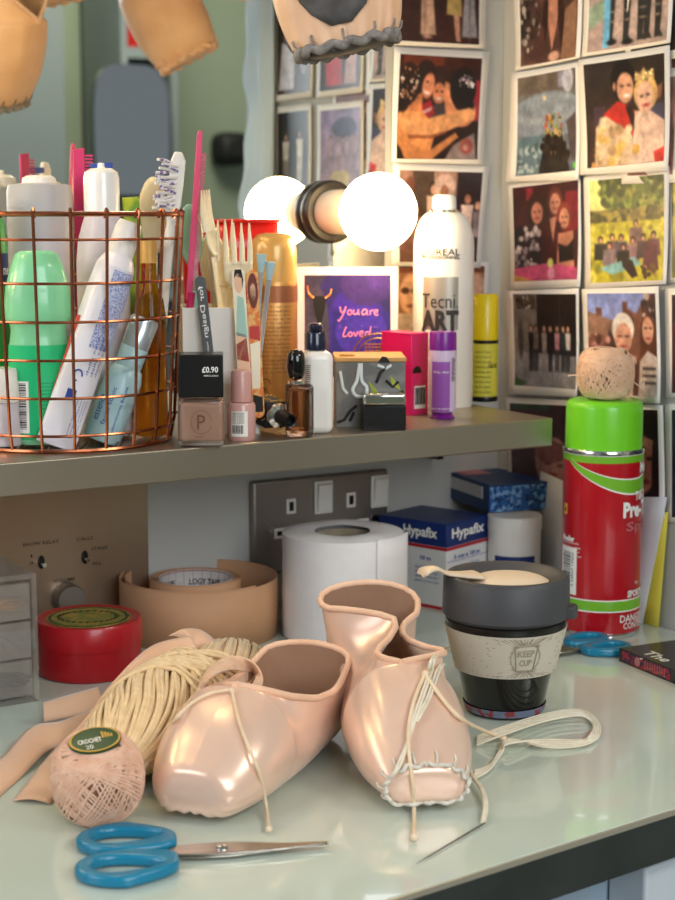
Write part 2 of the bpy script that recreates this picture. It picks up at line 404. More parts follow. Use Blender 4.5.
# counter: glass top with a skewed front edge
e1, e2 = at_z(400, 895), at_z(675, 808)
ed = (e2 - e1).normalized(); far_r = e2 + ed * .6; far_l = e1 - ed * 1.3
cr = uz(UC - .001, .001, 0); cl = uz(UL, .001, 0); rr = uz(UC - .001, RW - .01, 0)
def line_x(p, d, q, e):
    t = ((q - p).x * e.y - (q - p).y * e.x) / (d.x * e.y - d.y * e.x); return p + d * t
fr = line_x(e1, ed, cr, NB); fl = line_x(e1, ed, cl, NB)
ctr = thing('dressing_counter', 'pale green glass topped dressing counter with dark edge strip', 'counter', (0, 0, T))
pts = [(p.x, p.y) for p in (fl, fr, cr, cl)]
obj('glass_top', Geo().prism(pts, -.0035, 0), K['glass_top'], ctr, bevel=.0006, seg=2)
nrm = Vector((ed.y, -ed.x, 0))
def strip(off0, off1, z0, z1): 
    a, b, c, d = fl + nrm * off0, fr + nrm * off0, fr + nrm * off1, fl + nrm * off1
    return Geo().prism([(q.x, q.y) for q in (a, b, c, d)], z0, z1)
obj('edge_lip', strip(.0003, .0020, -.0035, -.0003), K['edge_lip'], ctr)
obj('edge_strip', strip(-.010, .0014, -.0315, -.0037), K['edge'], ctr, bevel=.0006)
# cabinet below
cb = thing('drawer_cabinet', 'pale blue painted drawer cabinet underneath the counter', 'cabinet', (0, 0, T))
i1 = e1 - nrm * .03; 
def strip2(p, a0, a1, off0, off1, z0, z1):
    q = [p + ed * a0 + nrm * off0, p + ed * a1 + nrm * off0, p + ed * a1 + nrm * off1, p + ed * a0 + nrm * off1]
    return Geo().prism([(v.x, v.y) for v in q], z0, z1)
obj('carcass', strip2(e1, -.2, .30, -.13, -.045, -.70, -.0318), K['cabinet'], cb, bevel=.002)
dp = at_z(637, 872, -.045); da = (dp - e1).dot(ed)
d = obj('drawer', strip2(e1, da, da + .22, -.044, -.012, -.21, -.040), K['cabinet_white'], cb, bevel=.0025, seg=3)
obj('handle', strip2(e1, da + .15, da + .21, -.011, -.001, -.11, -.10), K['chrome'], d, bevel=.002)
# ------------------------------------------------------------------ lamps along the mirror
def lamp(u, z, label):
    L = thing('globe_lamp', label, 'lamp', uz(u, .0045, z), ANG, 'globe bulbs along the mirror edge')
    y = Rx(PI / 2)
    obj('rose', Geo().lathe([(0, 0), (.027, 0), (.0285, .002), (.0285, .009), (.0262, .012), (.0205, .0125), (.0205, .010), (0, .010)], 48, mx=y), K['collar'], L)
    obj('holder', Geo().lathe([(.0, .0101), (.0195, .0101), (.0200, .013), (.0200, .030), (.0185, .040), (.0165, .0485), (.0, .0485)], 40, mx=y), K['holder'], L)
    R = .0335; c = .088
    pr = [(.0135, .049), (.0138, .052)] + [(R * math.sin(a), c - R * math.cos(a)) for a in [math.radians(q) for q in range(26, 181, 7)]]
    obj('bulb', Geo().lathe([(0, .049)] + pr[:-1] + [(0, c + R)], 40, mx=y), K['bulb'], L)
    return L
lu = u_of(wall_b(324, 212)); lz = zrow(wall_b(324, 212), 212)
lamp(lu, lz, 'glowing globe bulb in a black collared holder above the neon picture card')
lamp(lu - .31, lz + .30, 'glowing globe bulb over the middle of the mirror above the nail files')
lamp(lu - .62, lz + .30, 'glowing globe bulb above the hanging shoe with open drawstring')
lamp(lu - .62, lz + .02, 'glowing globe bulb at the far mirror end past the wire basket')
# ------------------------------------------------------------------ photographs
def smooth_noise(nx, ny, s, rng):
    a = rng.rand(s + 2, s + 2); xs = np.linspace(0, s, nx); ys = np.linspace(0, s, ny)
    xi = xs.astype(int); yi = ys.astype(int); fx = (xs - xi)[:, None]; fy = (ys - yi)[None, :]
    g = lambda i, j: a[np.ix_(xi + i, yi + j)]
    return g(0, 0) * (1 - fx) * (1 - fy) + g(1, 0) * fx * (1 - fy) + g(0, 1) * (1 - fx) * fy + g(1, 1) * fx * fy
def hexc(c): return np.array([int(c[i:i + 2], 16) / 255 for i in (0, 2, 4)])
def paint(ops, nx=76, ny=92, seed=1):
    rng = np.random.RandomState(seed)
    X, Y = np.meshgrid(np.linspace(0, 1, nx), np.linspace(0, 1, ny), indexing='ij'); C = np.zeros((nx, ny, 3)) + .2
    def mix(a, c): nonlocal C; C = C * (1 - a[..., None]) + hexc(c) * a[..., None]
    for o in ops:
        t = o[0]
        if t == 'g': C = hexc(o[1]) * (1 - Y[..., None]) + hexc(o[2]) * Y[..., None]
        elif t == 'e':
            _, cx, cy, rx, ry, c = o[:6]; a = math.radians(o[6]) if len(o) > 6 else 0
            dx, dy = X - cx, Y - cy; p = dx * math.cos(a) + dy * math.sin(a); q = -dx * math.sin(a) + dy * math.cos(a)
            d = np.sqrt((p / rx) ** 2 + (q / ry) ** 2); s = min(rx, ry)
            mix(np.clip((1 - d) * s / .022 + .5, 0, 1), c)
        elif t == 'p':
            P = o[1]; n = len(P); ins = np.zeros_like(X, bool); dist = np.full_like(X, 9.)
            for i in range(n):
                x0, y0 = P[i]; x1, y1 = P[(i + 1) % n]
                cr_ = ((y0 > Y) != (y1 > Y)) & (X < (x1 - x0) * (Y - y0) / ((y1 - y0) or 1e-9) + x0); ins ^= cr_
                L2 = (x1 - x0) ** 2 + (y1 - y0) ** 2 or 1e-9; tt = np.clip(((X - x0) * (x1 - x0) + (Y - y0) * (y1 - y0)) / L2, 0, 1)
                dist = np.minimum(dist, np.hypot(X - x0 - tt * (x1 - x0), Y - y0 - tt * (y1 - y0)))
            mix(np.clip(np.where(ins, dist, -dist) / .022 + .5, 0, 1), o[2])
        elif t == 'n': C = C * (1 + (smooth_noise(nx, ny, o[1], rng)[..., None] - .5) * o[2])
        elif t == 's':
            _, x0, y0, x1, y1, n, cols, r = o
            for q in range(n):
                cx, cy = x0 + (x1 - x0) * rng.rand(), y0 + (y1 - y0) * rng.rand(); rr_ = r * (.5 + rng.rand())
                d = np.hypot((X - cx) / rr_, (Y - cy) / rr_ / (.7 + .6 * rng.rand())); mix(np.clip((1 - d) * 2, 0, 1), cols[q % len(cols)])
    for s_, a_ in ((11, .10), (26, .10), (60, .07)): C = C * (1 + (smooth_noise(nx, ny, s_, rng)[..., None] - .5) * 2 * a_)
    C = np.clip(C, 0, 1); C = np.where(C <= .04045, C / 12.92, ((C + .055) / 1.055) ** 2.4)
    return C, nx, ny
def photo(label, unp, paper, prnt, ops, off, curl=.004, seed=1, name='photo_print', grp=None, cat='photo'):
    # paper, prnt: four pixel corners TL TR BR BL on the wall; off: distance from the wall
    A = [unp(x, y, off) for x, y in paper]; Q = [unp(x, y, off) for x, y in prnt]
    c = sum(A, Vector()) / 4; n = (A[1] - A[0]).cross(A[3] - A[0]).normalized()
    if n.dot(CAM - c) < 0: n = -n
    root = None
    ax = (A[1] - A[0]); ay = (A[3] - A[0])
    def bl(q, u, v): return (q[0] * (1 - u) + q[1] * u) * (1 - v) + (q[3] * (1 - u) + q[2] * u) * v
    def lift(p):
        d = p - A[0]; u = d.dot(ax) / ax.length_squared; v = d.dot(ay) / ay.length_squared
        return n * (curl * (abs(2 * u - 1) ** 2) * .5 + curl * max(0, v - .5) ** 2 * 2)
    g = Geo().grid(lambda u, v: (lambda p: p + lift(p) - c)(bl(A, u, v)), 13, 13)
    o = obj(name, g, K['paper'], None, c, solid=.0003, off=0); tag(o, label, cat, grp)
    C, nx, ny = paint(ops, seed=seed)
    g = Geo().grid(lambda u, v: (lambda p: p + lift(p) + n * .00045 - c)(bl(Q, u, v)), nx, ny)
    pr = obj('printed_picture', g, K['print'], o)
    at = pr.data.attributes.new('Col', 'FLOAT_COLOR', 'POINT'); at.data.foreach_set('color', np.concatenate([C.reshape(-1, 3), np.ones((nx * ny, 1))], 1).ravel())
    return o
def fig(x, y0, h, top, leg, skin='c89a80', hair='2a1a14', w=.05):   # a small standing figure in a photo
    hd = h * .075
    return [('e', x, y0 + hd * 1.0, hd * .85, hd * 1.1, hair), ('e', x, y0 + hd * 1.25, hd * .62, hd * .85, skin),
            ('p', [(x - w, y0 + h * .17), (x + w, y0 + h * .17), (x + w * .8, y0 + h * .55), (x - w * .8, y0 + h * .55)], top),
            ('p', [(x - w * .85, y0 + h * .53), (x + w * .85, y0 + h * .53), (x + w * .7, y0 + h), (x + w * .15, y0 + h), (x, y0 + h * .62), (x - w * .15, y0 + h), (x - w * .7, y0 + h)], leg)]
def face(x, y, r, skin, hair, smile='8a3a34', hr=1.3):
    return [('e', x, y - r * .1, r * hr, r * hr * 1.25, hair), ('e', x, y + r * .12, r * .82, r * 1.08, skin), ('e', x - r * .32, y - r * .02, r * .13, r * .09, '3a2520'),
            ('e', x + r * .32, y - r * .02, r * .13, r * .09, '3a2520'), ('e', x, y + r * .6, r * .3, r * .1, smile), ('e', x, y + r * .28, r * .09, r * .16, 'a87862')]
def rect(x0, y0, x1, y1, c): return ('p', [(x0, y0), (x1, y0), (x1, y1), (x0, y1)], c)
GB, GR = 'photos on the wall beside the mirror', 'photos on the side wall'
photo('photo of dancers in long gowns at the top of the strip beside the mirror', wall_b,
      [(386, -62), (487, -60), (484, 49), (386, 45)], [(392.7, -55), (479.5, -53), (477.6, 45), (392.7, 40.5)],
      [('g', '2a1512', '3a1c18'), ('n', 6, .6), rect(0, .66, 1, 1, '3c211c'), ('p', [(.34, .3), (.45, .3), (.49, .92), (.31, .92)], 'c9a48e'), ('e', .36, .62, .02, .3, 'a5806e'),
       ('p', [(.64, .3), (.78, .3), (.80, .72), (.62, .70)], 'b29a60'), ('p', [(.70, .7), (.77, .7), (.78, .98), (.73, .98)], 'b98a76'), ('p', [(.84, .3), (.92, .3), (.98, .93), (.80, .93)], '97949c'), ('e', .89, .6, .015, .3, '74727c'),
       ('e', .39, .94, .05, .02, 'b08a78'), ('e', .06, .2, .2, .4, '1c0e0c')], .002, .003, 3, grp=GB)
photo('photo of bare backed performers hugging, hair jewelled', wall_b,
      [(393, 47), (488, 52), (481, 165), (389.5, 162)], [(399.3, 54), (481, 58.7), (475.5, 159.5), (394, 159)],
      [('g', '3d1a12', '1c0e0b'), ('n', 8, .5), rect(.05, 0, .55, .14, '6a2c1a'), rect(.9, .22, 1, .62, '9c2433'),
       ('e', .78, .52, .18, .16, 'c67a54'), ('e', .50, .24, .12, .15, '2e1812'), ('e', .50, .36, .078, .105, 'd4835f'), ('e', .47, .34, .014, .010, '2a1410'), ('e', .535, .34, .014, .010, '2a1410'), ('e', .50, .41, .035, .014, 'f2dccf'), ('e', .50, .55, .12, .09, '403a3e'),
       ('e', .33, .20, .13, .16, '21110d'), ('e', .365, .29, .072, .125, 'd88a68', 14), ('e', .35, .25, .014, .010, '2a1410'), ('e', .345, .355, .036, .016, 'f2dccf', 14), ('p', [(.24, .50), (.40, .42), (.47, .56), (.30, .64)], '8f1f2c'), ('p', [(.26, .55), (.42, .49), (.42, .52), (.27, .59)], 'c9a0a0'),
       ('p', [(.57, .24), (.66, .27), (.72, .52), (.60, .60), (.56, .40)], 'd58a62'), ('e', .79, .30, .16, .21, '130b0c'), ('e', .82, .46, .12, .07, '190e0f'), ('s', .74, .17, .92, .28, 30, ['e8dfe4', '9a8a94', 'c8b8c0', '6a5a64'], .016),
       ('p', [(0, .56), (.12, .48), (.26, .50), (.40, .62), (.46, .78), (.40, 1), (.10, 1), (0, .8)], 'cf8650'), ('e', .14, .62, .14, .12, 'd9945e'), ('p', [(.18, .38), (.30, .36), (.30, .54), (.14, .54)], 'c97c50'), ('e', .12, .27, .145, .20, '22130e'), ('e', .06, .44, .08, .11, '1b0f0b'), ('s', .02, .12, .25, .42, 50, ['b98a6c', '6b3a28', '8e5a40', 'd8c4b4'], .016),
       ('p', [(.10, .62), (.40, .60), (.88, .49), (.95, .52), (.95, .60), (.60, .73), (.40, .78), (.15, .78)], 'dc9a66'), ('p', [(.14, .765), (.42, .765), (.62, .72), (.60, .745), (.42, .80), (.14, .80)], '8a4c2c'), ('p', [(0, .74), (.10, .80), (.38, .93), (.72, .74), (.76, .78), (.44, 1), (.20, 1), (0, .86)], 'c77f4c'),
       ('p', [(.60, 1), (.70, .86), (.95, .74), (.98, 1)], '8f7b78'), ('e', .86, .87, .08, .08, '9a4e44'), ('e', .85, .88, .03, .03, 'b8867c'), ('n', 14, .15)], .003, .004, 5, grp=GB)
photo('photo of people in pale clothes standing in a doorway, hairspray in front', wall_b,
      [(392, 163), (488.5, 166), (479, 268), (390, 266)], [(399, 170), (482, 172.5), (475, 262), (398, 262)],
      [('g', '9c7466', '6d4a40'), ('n', 5, .2), rect(.16, 0, .42, .5, '4b3a30'), rect(.42, 0, .68, .6, 'b08a7a'), rect(.7, 0, 1, 1, '2c2126')] +
      fig(.42, .12, .9, 'd9b7a0', '7a5648', w=.085) + [('e', .55, .16, .13, .13, 'd0ada0'), ('e', .55, .22, .05, .07, '8f5f4c'), ('p', [(.45, .34), (.66, .34), (.68, .9), (.44, .9)], 'c9a799')] +
      fig(.84, .22, .85, 'ddc0b4', '3c2822', 'a8705c', w=.075) + fig(.97, .3, .8, '8d7a7c', '2a2022', w=.05) + [('e', .13, .15, .05, .09, '6d4134'), ('n', 16, .15)], .002, .003, 8, grp=GB)
photo('sepia photo of a person in glasses behind the hairspray', wall_b,
      [(394, 262), (489, 262), (484, 368), (393, 364)], [(398, 266), (484, 266), (480, 362), (397, 360)],
      [('g', 'a86f48', '6f4028'), ('n', 6, .25), rect(0, 0, 1, .07, '6a3a24'), ('e', .14, .3, .13, .22, 'c99a78'), ('e', .08, .26, .05, .035, '3f2418'), ('e', .2, .26, .05, .035, '3f2418'), ('e', .14, .42, .04, .02, '7a4632'), ('p', [(0, .5), (.3, .5), (.5, 1), (0, 1)], 'c8ad98'), ('e', .3, .8, .14, .3, '4a2618'),
       rect(.82, .08, 1, 1, '7d5344'), ('e', .92, .2, .08, .12, 'b78e78'), ('s', .8, .3, 1, .9, 20, ['5b3a30', '94705e'], .04)], .0012, .002, 9, grp=GB)
photo('dark photo of a woman in a patterned dress, first column, top of the side wall', wall_r,
      [(514, -38), (585, -52), (584, 58), (518, 71)], [(520, -32), (580, -44), (579, 57), (523, 67)],
      [('g', '3a2622', '55382e'), ('n', 9, .7), ('s', .0, .3, .35, .9, 46, ['2a1c1a', '8a8078', '1a1210', 'b0a498'], .035), ('p', [(.42, .3), (.7, .3), (.62, .68), (.55, .9), (.48, .62)], 'b27c66'), ('e', .42, .6, .05, .3, '2a1612', 8), ('e', .72, .62, .06, .32, '31191466'[:6], -8), ('p', [(.78, .5), (.98, .4), (1, 1), (.72, 1)], '8a6650'), ('p', [(.1, .95), (.4, .6), (.45, 1)], '4b2f28'), ('e', .6, .95, .1, .05, 'c79a86')], .002, .004, 11, grp=GR)
photo('photo showing only booted legs in dark tights, second column, top of the side wall', wall_r,
      [(586, -52), (676, -70), (674, 43), (585, 57)], [(592, -45), (671, -60), (670, 40), (590, 53)],
      [('g', '4a3e40', 'a48d86'), rect(0, .4, 1, 1, 'b79f97'), ('p', [(0, .55), (.28, .42), (.28, .62), (0, .78)], '8fa58f'), ('n', 8, .12)] +
      [('p', [(x - .05, .3), (x + .06, .3), (x + .03, .88), (x + .07, .95), (x - .04, .95)], '2b2a28') for x in (.28, .48, .66, .74, .88)] + [('e', x, y, .035, .012, '8c7c6a') for x in (.3, .48, .68, .86) for y in (.62, .72)] +
      [rect(.19, .3, .27, .98, '6fb9e2'), ('e', .3, .93, .06, .03, '181615'), ('e', .5, .95, .07, .03, '181615')], .003, .004, 12, grp=GR)
photo('photo of flowers before a grey blue circle, first column, second row', wall_r,
      [(513.5, 73), (581, 62), (583, 180), (510.5, 182)], [(519.5, 78.5), (577.5, 67.5), (579, 170.5), (519, 176.5)],
      [('g', '77736f', '5a6672'), rect(0, 0, 1, .18, '6d6258'), ('n', 7, .25), ('e', .5, .42, .62, .24, '7c8796'), ('e', .5, .36, .58, .16, '8d97a4'), ('e', .5, .34, .5, .1, '818c99'), rect(.68, 0, .92, .16, '8c8da0'), ('e', .86, .1, .1, .12, 'b2b4c4'), ('p', [(0, .62), (.5, .6), (.6, 1), (0, 1)], '5d7480'), ('s', .0, .7, .4, 1, 50, ['8fa3a8', '4d626c', 'a5b4b4'], .035),
       ('p', [(.46, .62), (.74, .6), (.9, 1), (.36, 1)], '201c18'), ('s', .46, .42, .74, .62, 46, ['b5905a', '7c8a4a', 'a8584a', 'c9b27a', '4c5a34'], .03), ('e', .6, .8, .04, .03, 'b99a60'), ('s', .4, .65, .85, 1, 30, ['2c2822', '141210'], .05), ('e', .98, .95, .03, .03, '5cc040'), ('e', .45, .24, .03, .02, 'd8c690'), ('p', [(.82, .5), (1, .42), (1, .9), (.92, .9)], '4a4448')], .004, .005, 13, grp=GR)
photo('photo of a crowned dancer beside a partner in a red waistcoat', wall_r,
      [(580, 60), (671.5, 45), (672, 171), (583, 175)], [(585, 65), (666, 53), (667.5, 161), (590, 168.5)],
      [('g', '2c211c', '33221a'), ('n', 9, .5), rect(.1, .42, .25, .6, '4a3440'), ('s', .05, .7, .2, 1, 12, ['c08c40', '5c3a1c'], .03), rect(.75, .45, 1, .7, '40405a'), ('e', .9, .3, .07, .12, '8d5c4a'), ('e', .9, .22, .08, .07, '1c1410'),
       ('p', [(.1, 1), (.12, .62), (.3, .46), (.55, .5), (.62, 1)], 'd5b694'), ('p', [(.22, .5), (.42, .38), (.66, .52), (.7, .85), (.56, .7)], 'c02a22'), ('p', [(.5, .45), (.58, .44), (.72, .82), (.66, .84)], '221614'), ('s', .12, .55, .55, 1, 26, ['e5caa6', 'b9946c', 'd8ae5a'], .05),
       ('e', .48, .20, .155, .20, '0c0807'), ('e', .505, .27, .105, .145, 'd29a7c'), ('e', .465, .25, .018, .011, '301c14'), ('e', .55, .25, .018, .011, '301c14'), ('e', .52, .345, .045, .016, 'f0e0d4'), ('e', .37, .25, .02, .04, 'bd8264'),
       ('p', [(.62, .5), (.8, .5), (1, .62), (1, 1), (.55, 1), (.6, .7)], 'e3bfae'), ('p', [(.86, .9), (1, .86), (1, 1), (.88, 1)], 'c5302a'), ('e', .76, .34, .15, .17, 'd9b06a'), ('e', .75, .38, .11, .15, 'e6b69c'), ('e', .71, .37, .018, .012, '40281e'), ('e', .79, .36, .018, .012, '40281e'), ('e', .76, .455, .045, .016, 'b8444a'), ('p', [(.62, .22), (.64, .13), (.7, .16), (.74, .1), (.79, .16), (.86, .12), (.87, .22)], 'c6a468'), ('s', .63, .13, .86, .22, 20, ['f0dca8', '9a7a40'], .018), ('e', .63, .86, .05, .05, 'c9a050'), ('n', 18, .12)], .005, .004, 14, grp=GR)
photo('photo of friends in party clothes behind a pink table', wall_r,
      [(509.5, 185), (582, 174), (583.5, 287), (513.5, 290)], [(514, 188), (580, 180), (580, 279), (517, 281.5)],
      [('g', '3a1418', '4a1c22'), ('n', 8, .6), rect(.8, .1, 1, .5, '7c1c2a'), rect(.2, .02, .3, .15, '8c2a38')] +
      face(.36, .28, .105, 'bf7c68', '2c1614', hr=1.5) + face(.64, .2, .10, 'c58670', '5a2a20', hr=1.2) + face(.78, .36, .095, 'c58870', '7a3428', hr=1.25) +
      [('p', [(0, .42), (.3, .42), (.45, .55), (.42, .9), (0, .95)], '231a1e'), ('s', .02, .44, .4, .85, 44, ['b9a8a8', '8f8086', '1c1418', 'd0c2c0'], .035), ('p', [(.42, .42), (.56, .34), (.72, .42), (.7, .85), (.42, .85)], '3c1218'), ('p', [(.55, .36), (.66, .34), (.6, .6)], 'c58670'), ('p', [(.68, .52), (.92, .5), (.95, .9), (.66, .9)], 'c08066'), ('p', [(.68, .62), (.82, .66), (.93, .58), (.94, .8), (.7, .82)], '161014'),
       ('p', [(0, .86), (.5, .82), (1, .88), (1, 1), (0, 1)], 'c8507c'), ('p', [(0, .93), (.3, 1), (0, 1)], 'c9a04a'), ('e', .56, .82, .045, .05, 'c9cf6a'), ('e', .58, .93, .05, .07, 'd890a8'), ('n', 16, .15)], .002, .004, 15, grp=GR)
photo('photo of a group picnicking on sunlit grass under trees', wall_r,
      [(585, 177), (670.5, 166), (668.5, 284), (587.5, 289)], [(590.6, 181), (665.5, 174), (665, 280), (592.5, 283)],
      [('g', '6c6c34', 'a9a22c'), ('n', 6, .3), rect(0, 0, .25, .3, 'e5d66a'), ('e', .08, .16, .16, .2, 'f2e68c'), ('e', .85, .04, .12, .08, 'e9e6d2'), ('s', .15, .0, 1, .34, 110, ['4e5c26', '7c8a3a', '2e3a18', '8c8c40', '3c4a20'], .06), rect(.0, .3, 1, .42, '7a6a38'), ('s', 0, .3, 1, .42, 40, ['55502a', '94843c', '3b3c1c'], .05), rect(0, .42, 1, 1, 'b5ab2e'), ('s', 0, .42, 1, 1, 60, ['c9bc3c', '938c28', 'd8cc5a'], .06)] +
      [q for x, y, c in ((.14, .58, '1f1c1e'), (.3, .56, '6a4a44'), (.42, .57, '55485a'), (.62, .44, '7a5c5c'), (.58, .6, '8c6a70'), (.72, .58, '4c3a40'), (.86, .56, '6a3c4a'), (.45, .66, '1d181a'), (.26, .64, '7c6a72')) for q in (('e', x, y, .035, .035, '2a1a14'), ('e', x, y + .012, .024, .024, 'c68e74'), ('p', [(x - .08, y + .04), (x + .08, y + .04), (x + .1, y + .2), (x - .09, y + .2)], c))] +
      [('p', [(.12, .86), (.6, .76), (.7, .84), (.3, .93)], '7fb0b4'), ('p', [(.74, .62), (.9, .66), (.94, .9), (.72, .9)], '5c2c3a'), ('p', [(.42, .74), (.58, .8), (.66, .95), (.58, .97), (.44, .85)], '2a1c1c'), ('s', .7, .86, .9, .97, 14, ['6a4a2c', '3a2c1c', 'b08a5a'], .03), ('n', 20, .25)], .003, .003, 16, grp=GR)
photo('photo of dancers lined up in a dark studio, first column, fourth row', wall_r,
      [(508, 291), (581, 288), (581, 397), (512.5, 394)], [(514.6, 294), (578, 294), (579, 389), (517.6, 385)],
      [('g', '1c1a1c', '241f20'), ('p', [(0, 0), (.36, 0), (.36, .5), (.3, .62), (0, .7)], '7e766e'), rect(.04, .02, .34, .16, '4a423c'), ('s', .06, .02, .3, .16, 18, ['c8bcb0', '5c4c40', '1f1a18'], .03), ('p', [(0, .62), (1, .66), (1, 1), (0, 1)], '8b8688'), ('n', 7, .2), rect(.72, 0, .735, .6, '3c3a3c'), ('e', .1, .5, .04, .2, '4a4440')] +
      [q for x, t, l in ((.26, '17161a', '1d1c20'), (.34, '6c5c54', '2a2628'), (.47, 'a08a7c', '8a7a74'), (.57, '18171c', '141318'), (.68, 'c2868a', '3a3034'), (.78, '2c3a40', '20262c'), (.86, 'd0c4c0', '23232a')) for q in fig(x, .33, .5, t, l, w=.042)] + [('p', [(0, .9), (.2, .96), (.1, 1), (0, 1)], '3a5a34'), ('n', 18, .15)], .004, .005, 17, grp=GR)
photo('photo of an older white haired person and a long haired woman before brick houses', wall_r,
      [(584, 289), (660.5, 286), (664.5, 403), (588, 401)], [(589, 293.5), (657.4, 293), (661, 396.5), (591.5, 394)],
      [('g', '7f8fce', 'b0a8c4'), ('p', [(0, .18), (.3, .26), (.42, .3), (.55, .14), (.7, .2), (.85, .02), (1, .0), (1, 1), (0, 1)], '7c5040'), ('p', [(0, .18), (.4, .28), (.38, .42), (0, .4)], '8e6a58'), ('p', [(.42, .3), (.52, .16), (.68, .24), (.6, .4)], '5f3c32'), rect(.5, .08, .57, .18, '6a4234'), rect(.12, .14, .2, .22, '6a4234'), ('p', [(.78, .1), (1, .02), (1, .4), (.8, .4)], '4a3430'), ('s', .82, .02, 1, .3, 14, ['b0a49c', '3a2c2c'], .04), ('n', 9, .25), ('p', [(.1, .9), (.3, .36), (.5, .5), (.5, .95)], '45302c'), ('s', .0, .4, .3, .65, 22, ['9a5a54', '5c3a34', 'c08a80'], .04),
       ('e', .5, .35, .16, .16, 'e8e0d8'), ('e', .5, .44, .125, .15, 'd49c84'), ('e', .45, .42, .03, .012, '5a3a34'), ('e', .56, .42, .03, .012, '5a3a34'), ('e', .5, .52, .05, .015, '9a4a44'), ('p', [(.3, .66), (.48, .58), (.68, .62), (.76, 1), (.24, 1)], 'cbb3ac'), ('p', [(.66, .7), (.8, .62), (.82, 1), (.64, 1)], '5c3432'),
       ('p', [(.76, .3), (.88, .16), (.99, .3), (1, .7), (.9, .72), (.74, .66)], '5a3022'), ('e', .87, .36, .085, .13, 'd8a48a'), ('e', .84, .34, .018, .01, '3a2018'), ('e', .91, .34, .018, .01, '3a2018'), ('e', .87, .44, .035, .014, 'a8444a'), ('p', [(.74, .66), (.86, .56), (1, .62), (1, 1), (.72, 1)], 'd9c8c6'), rect(.78, .72, .98, .745, '4a3a42'), rect(.78, .79, .98, .815, '4a3a42'), rect(.78, .86, .98, .885, '4a3a42'), ('n', 18, .12)], .005, .005, 18, grp=GR)
photo('photo of a sleeping baby behind the shelf end', wall_r,
      [(507, 397), (583, 401), (584, 508), (511, 506)], [(511, 403), (578, 406), (579, 500), (514, 498)],
      [('g', '3a1a20', '5a4448'), rect(0, 0, .6, .06, '28402c'), ('n', 6, .3), ('e', .62, .6, .26, .26, 'b98478'), ('e', .6, .5, .24, .12, '8a5450'), ('e', .56, .62, .05, .018, '6a3c3a'), ('e', .74, .64, .05, .018, '6a3c3a'), ('e', .64, .74, .05, .02, '9a4c4c'), ('p', [(.3, .9), (.6, .82), (1, .86), (1, 1), (.3, 1)], 'cfc2c4')], .002, .003, 19, grp=GR)
photo('photo of a dark haired woman in close up behind the red spray can', wall_r,
      [(586, 404), (664, 405), (667, 518), (589, 512)], [(591, 409), (659, 410), (661, 508), (594, 503)],
      [('g', '4a1c18', '5c2420'), ('n', 6, .3), ('e', .78, .42, .28, .5, '1c1110'), ('e', .8, .22, .1, .14, '1a0f0e'), ('e', .76, .56, .19, .3, 'a8694e'), ('e', .7, .5, .045, .02, '2a1612'), ('e', .86, .5, .045, .02, '2a1612'), ('e', .8, .74, .07, .028, '7c2e2c'), ('e', .79, .6, .03, .06, '8f5540'), ('e', .8, .34, .15, .05, 'b87c60'), ('e', .95, .7, .06, .4, '1d1211')], .003, .003, 20, grp=GR)
# third column, only its left border and a sliver of each picture is in the frame
for i, (a, b, cols, lab) in enumerate([((46, 160), (42, 158), ('6a3c34', 'b09068'), 'photo with a warm brown edge at the frame edge, second row'), ((174, 283), (168, 280), ('a99a50', '5c5a2c'), 'photo edge beside the picnic photo'),
        ((289, 398), (286, 398), ('2c1c24', '4a2028'), 'dark photo edge beside the photo of brick houses'), ((404, 522), (406, 528), ('2a3038', '1c2026'), 'blue black photo edge behind the red spray can')]):
    photo(lab, wall_r, [(665 + (i > 1) * .5, a[0]), (752, b[0] - 6), (754, b[1]), (667, a[1])], [(672.5, a[0] + 6), (746, b[0]), (748, b[1] - 7), (673, a[1] - 5)],
          [('g', cols[0], cols[1]), ('n', 6, .5), ('s', 0, .2, 1, .9, 30, [cols[1], cols[0], 'c0a08a'], .07)], .0006, .0012, 30 + i, grp=GR)
# further photos on the same wall that show only as reflections
def wu(s, z, off=0): return CORNER + NB * s + NR * off + Vector((0, 0, z))
def rphoto(label, s0, s1, z0, z1, ops, seed, off=.002):
    q = [(s0, z1), (s1, z1), (s1, z0), (s0, z0)]; b = .007
    p = [(s0 + b, z1 - b), (s1 - b, z1 - b), (s1 - b, z0 + b), (s0 + b, z0 + b)]
    photo(label, lambda s, z, o: wu(s, z, o), q, p, ops, off, .003, seed, grp=GR)
def wsr(px):   # distance along the side wall whose mirror image shows at the pixel column
    p = on_plane(px, 150, CORNER, NR); return -(p - CORNER).dot(NB)
def zsr(px, py): return on_plane(px, py, CORNER, NR).z - T
def rp(px0, px1, py0, py1, label, ops, seed):
    s0, s1 = sorted((wsr(px0), wsr(px1))); pm = (px0 + px1) / 2
    rphoto(label, s0, s1, min(zsr(pm, py0), zsr(pm, py1)), max(zsr(pm, py0), zsr(pm, py1)), ops, seed)
dk = lambda a, b: [('g', a, b), ('n', 7, .5)]
rp(274, 312, 0, 100, 'dark photo of a dancer in white, seen only in the mirror, upper row', dk('2a2018', '32281f') + [('e', .7, .25, .12, .16, '9a6a50'), ('p', [(.5, .5), (.85, .4), (.95, .95), (.5, .95)], 'c9c4cf'), ('e', .2, .6, .12, .2, '8a8088')], 41)
rp(316, 362, -2, 96, 'dark photo of a figure in red, seen only in the mirror, upper row', dk('241c22', '2c2226') + [('p', [(.5, .45), (.9, .4), (.85, .95), (.45, .95)], 'b8252c'), ('p', [(.1, .5), (.35, .45), (.4, .95), (.1, .95)], 'b08a84'), ('e', .32, .35, .1, .2, '4a5a9a')], 42)
rp(365, 400, -2, 94, 'brown photo next to the mirror edge, seen only in the mirror, upper row', dk('3a2a22', '2a1c18'), 43)
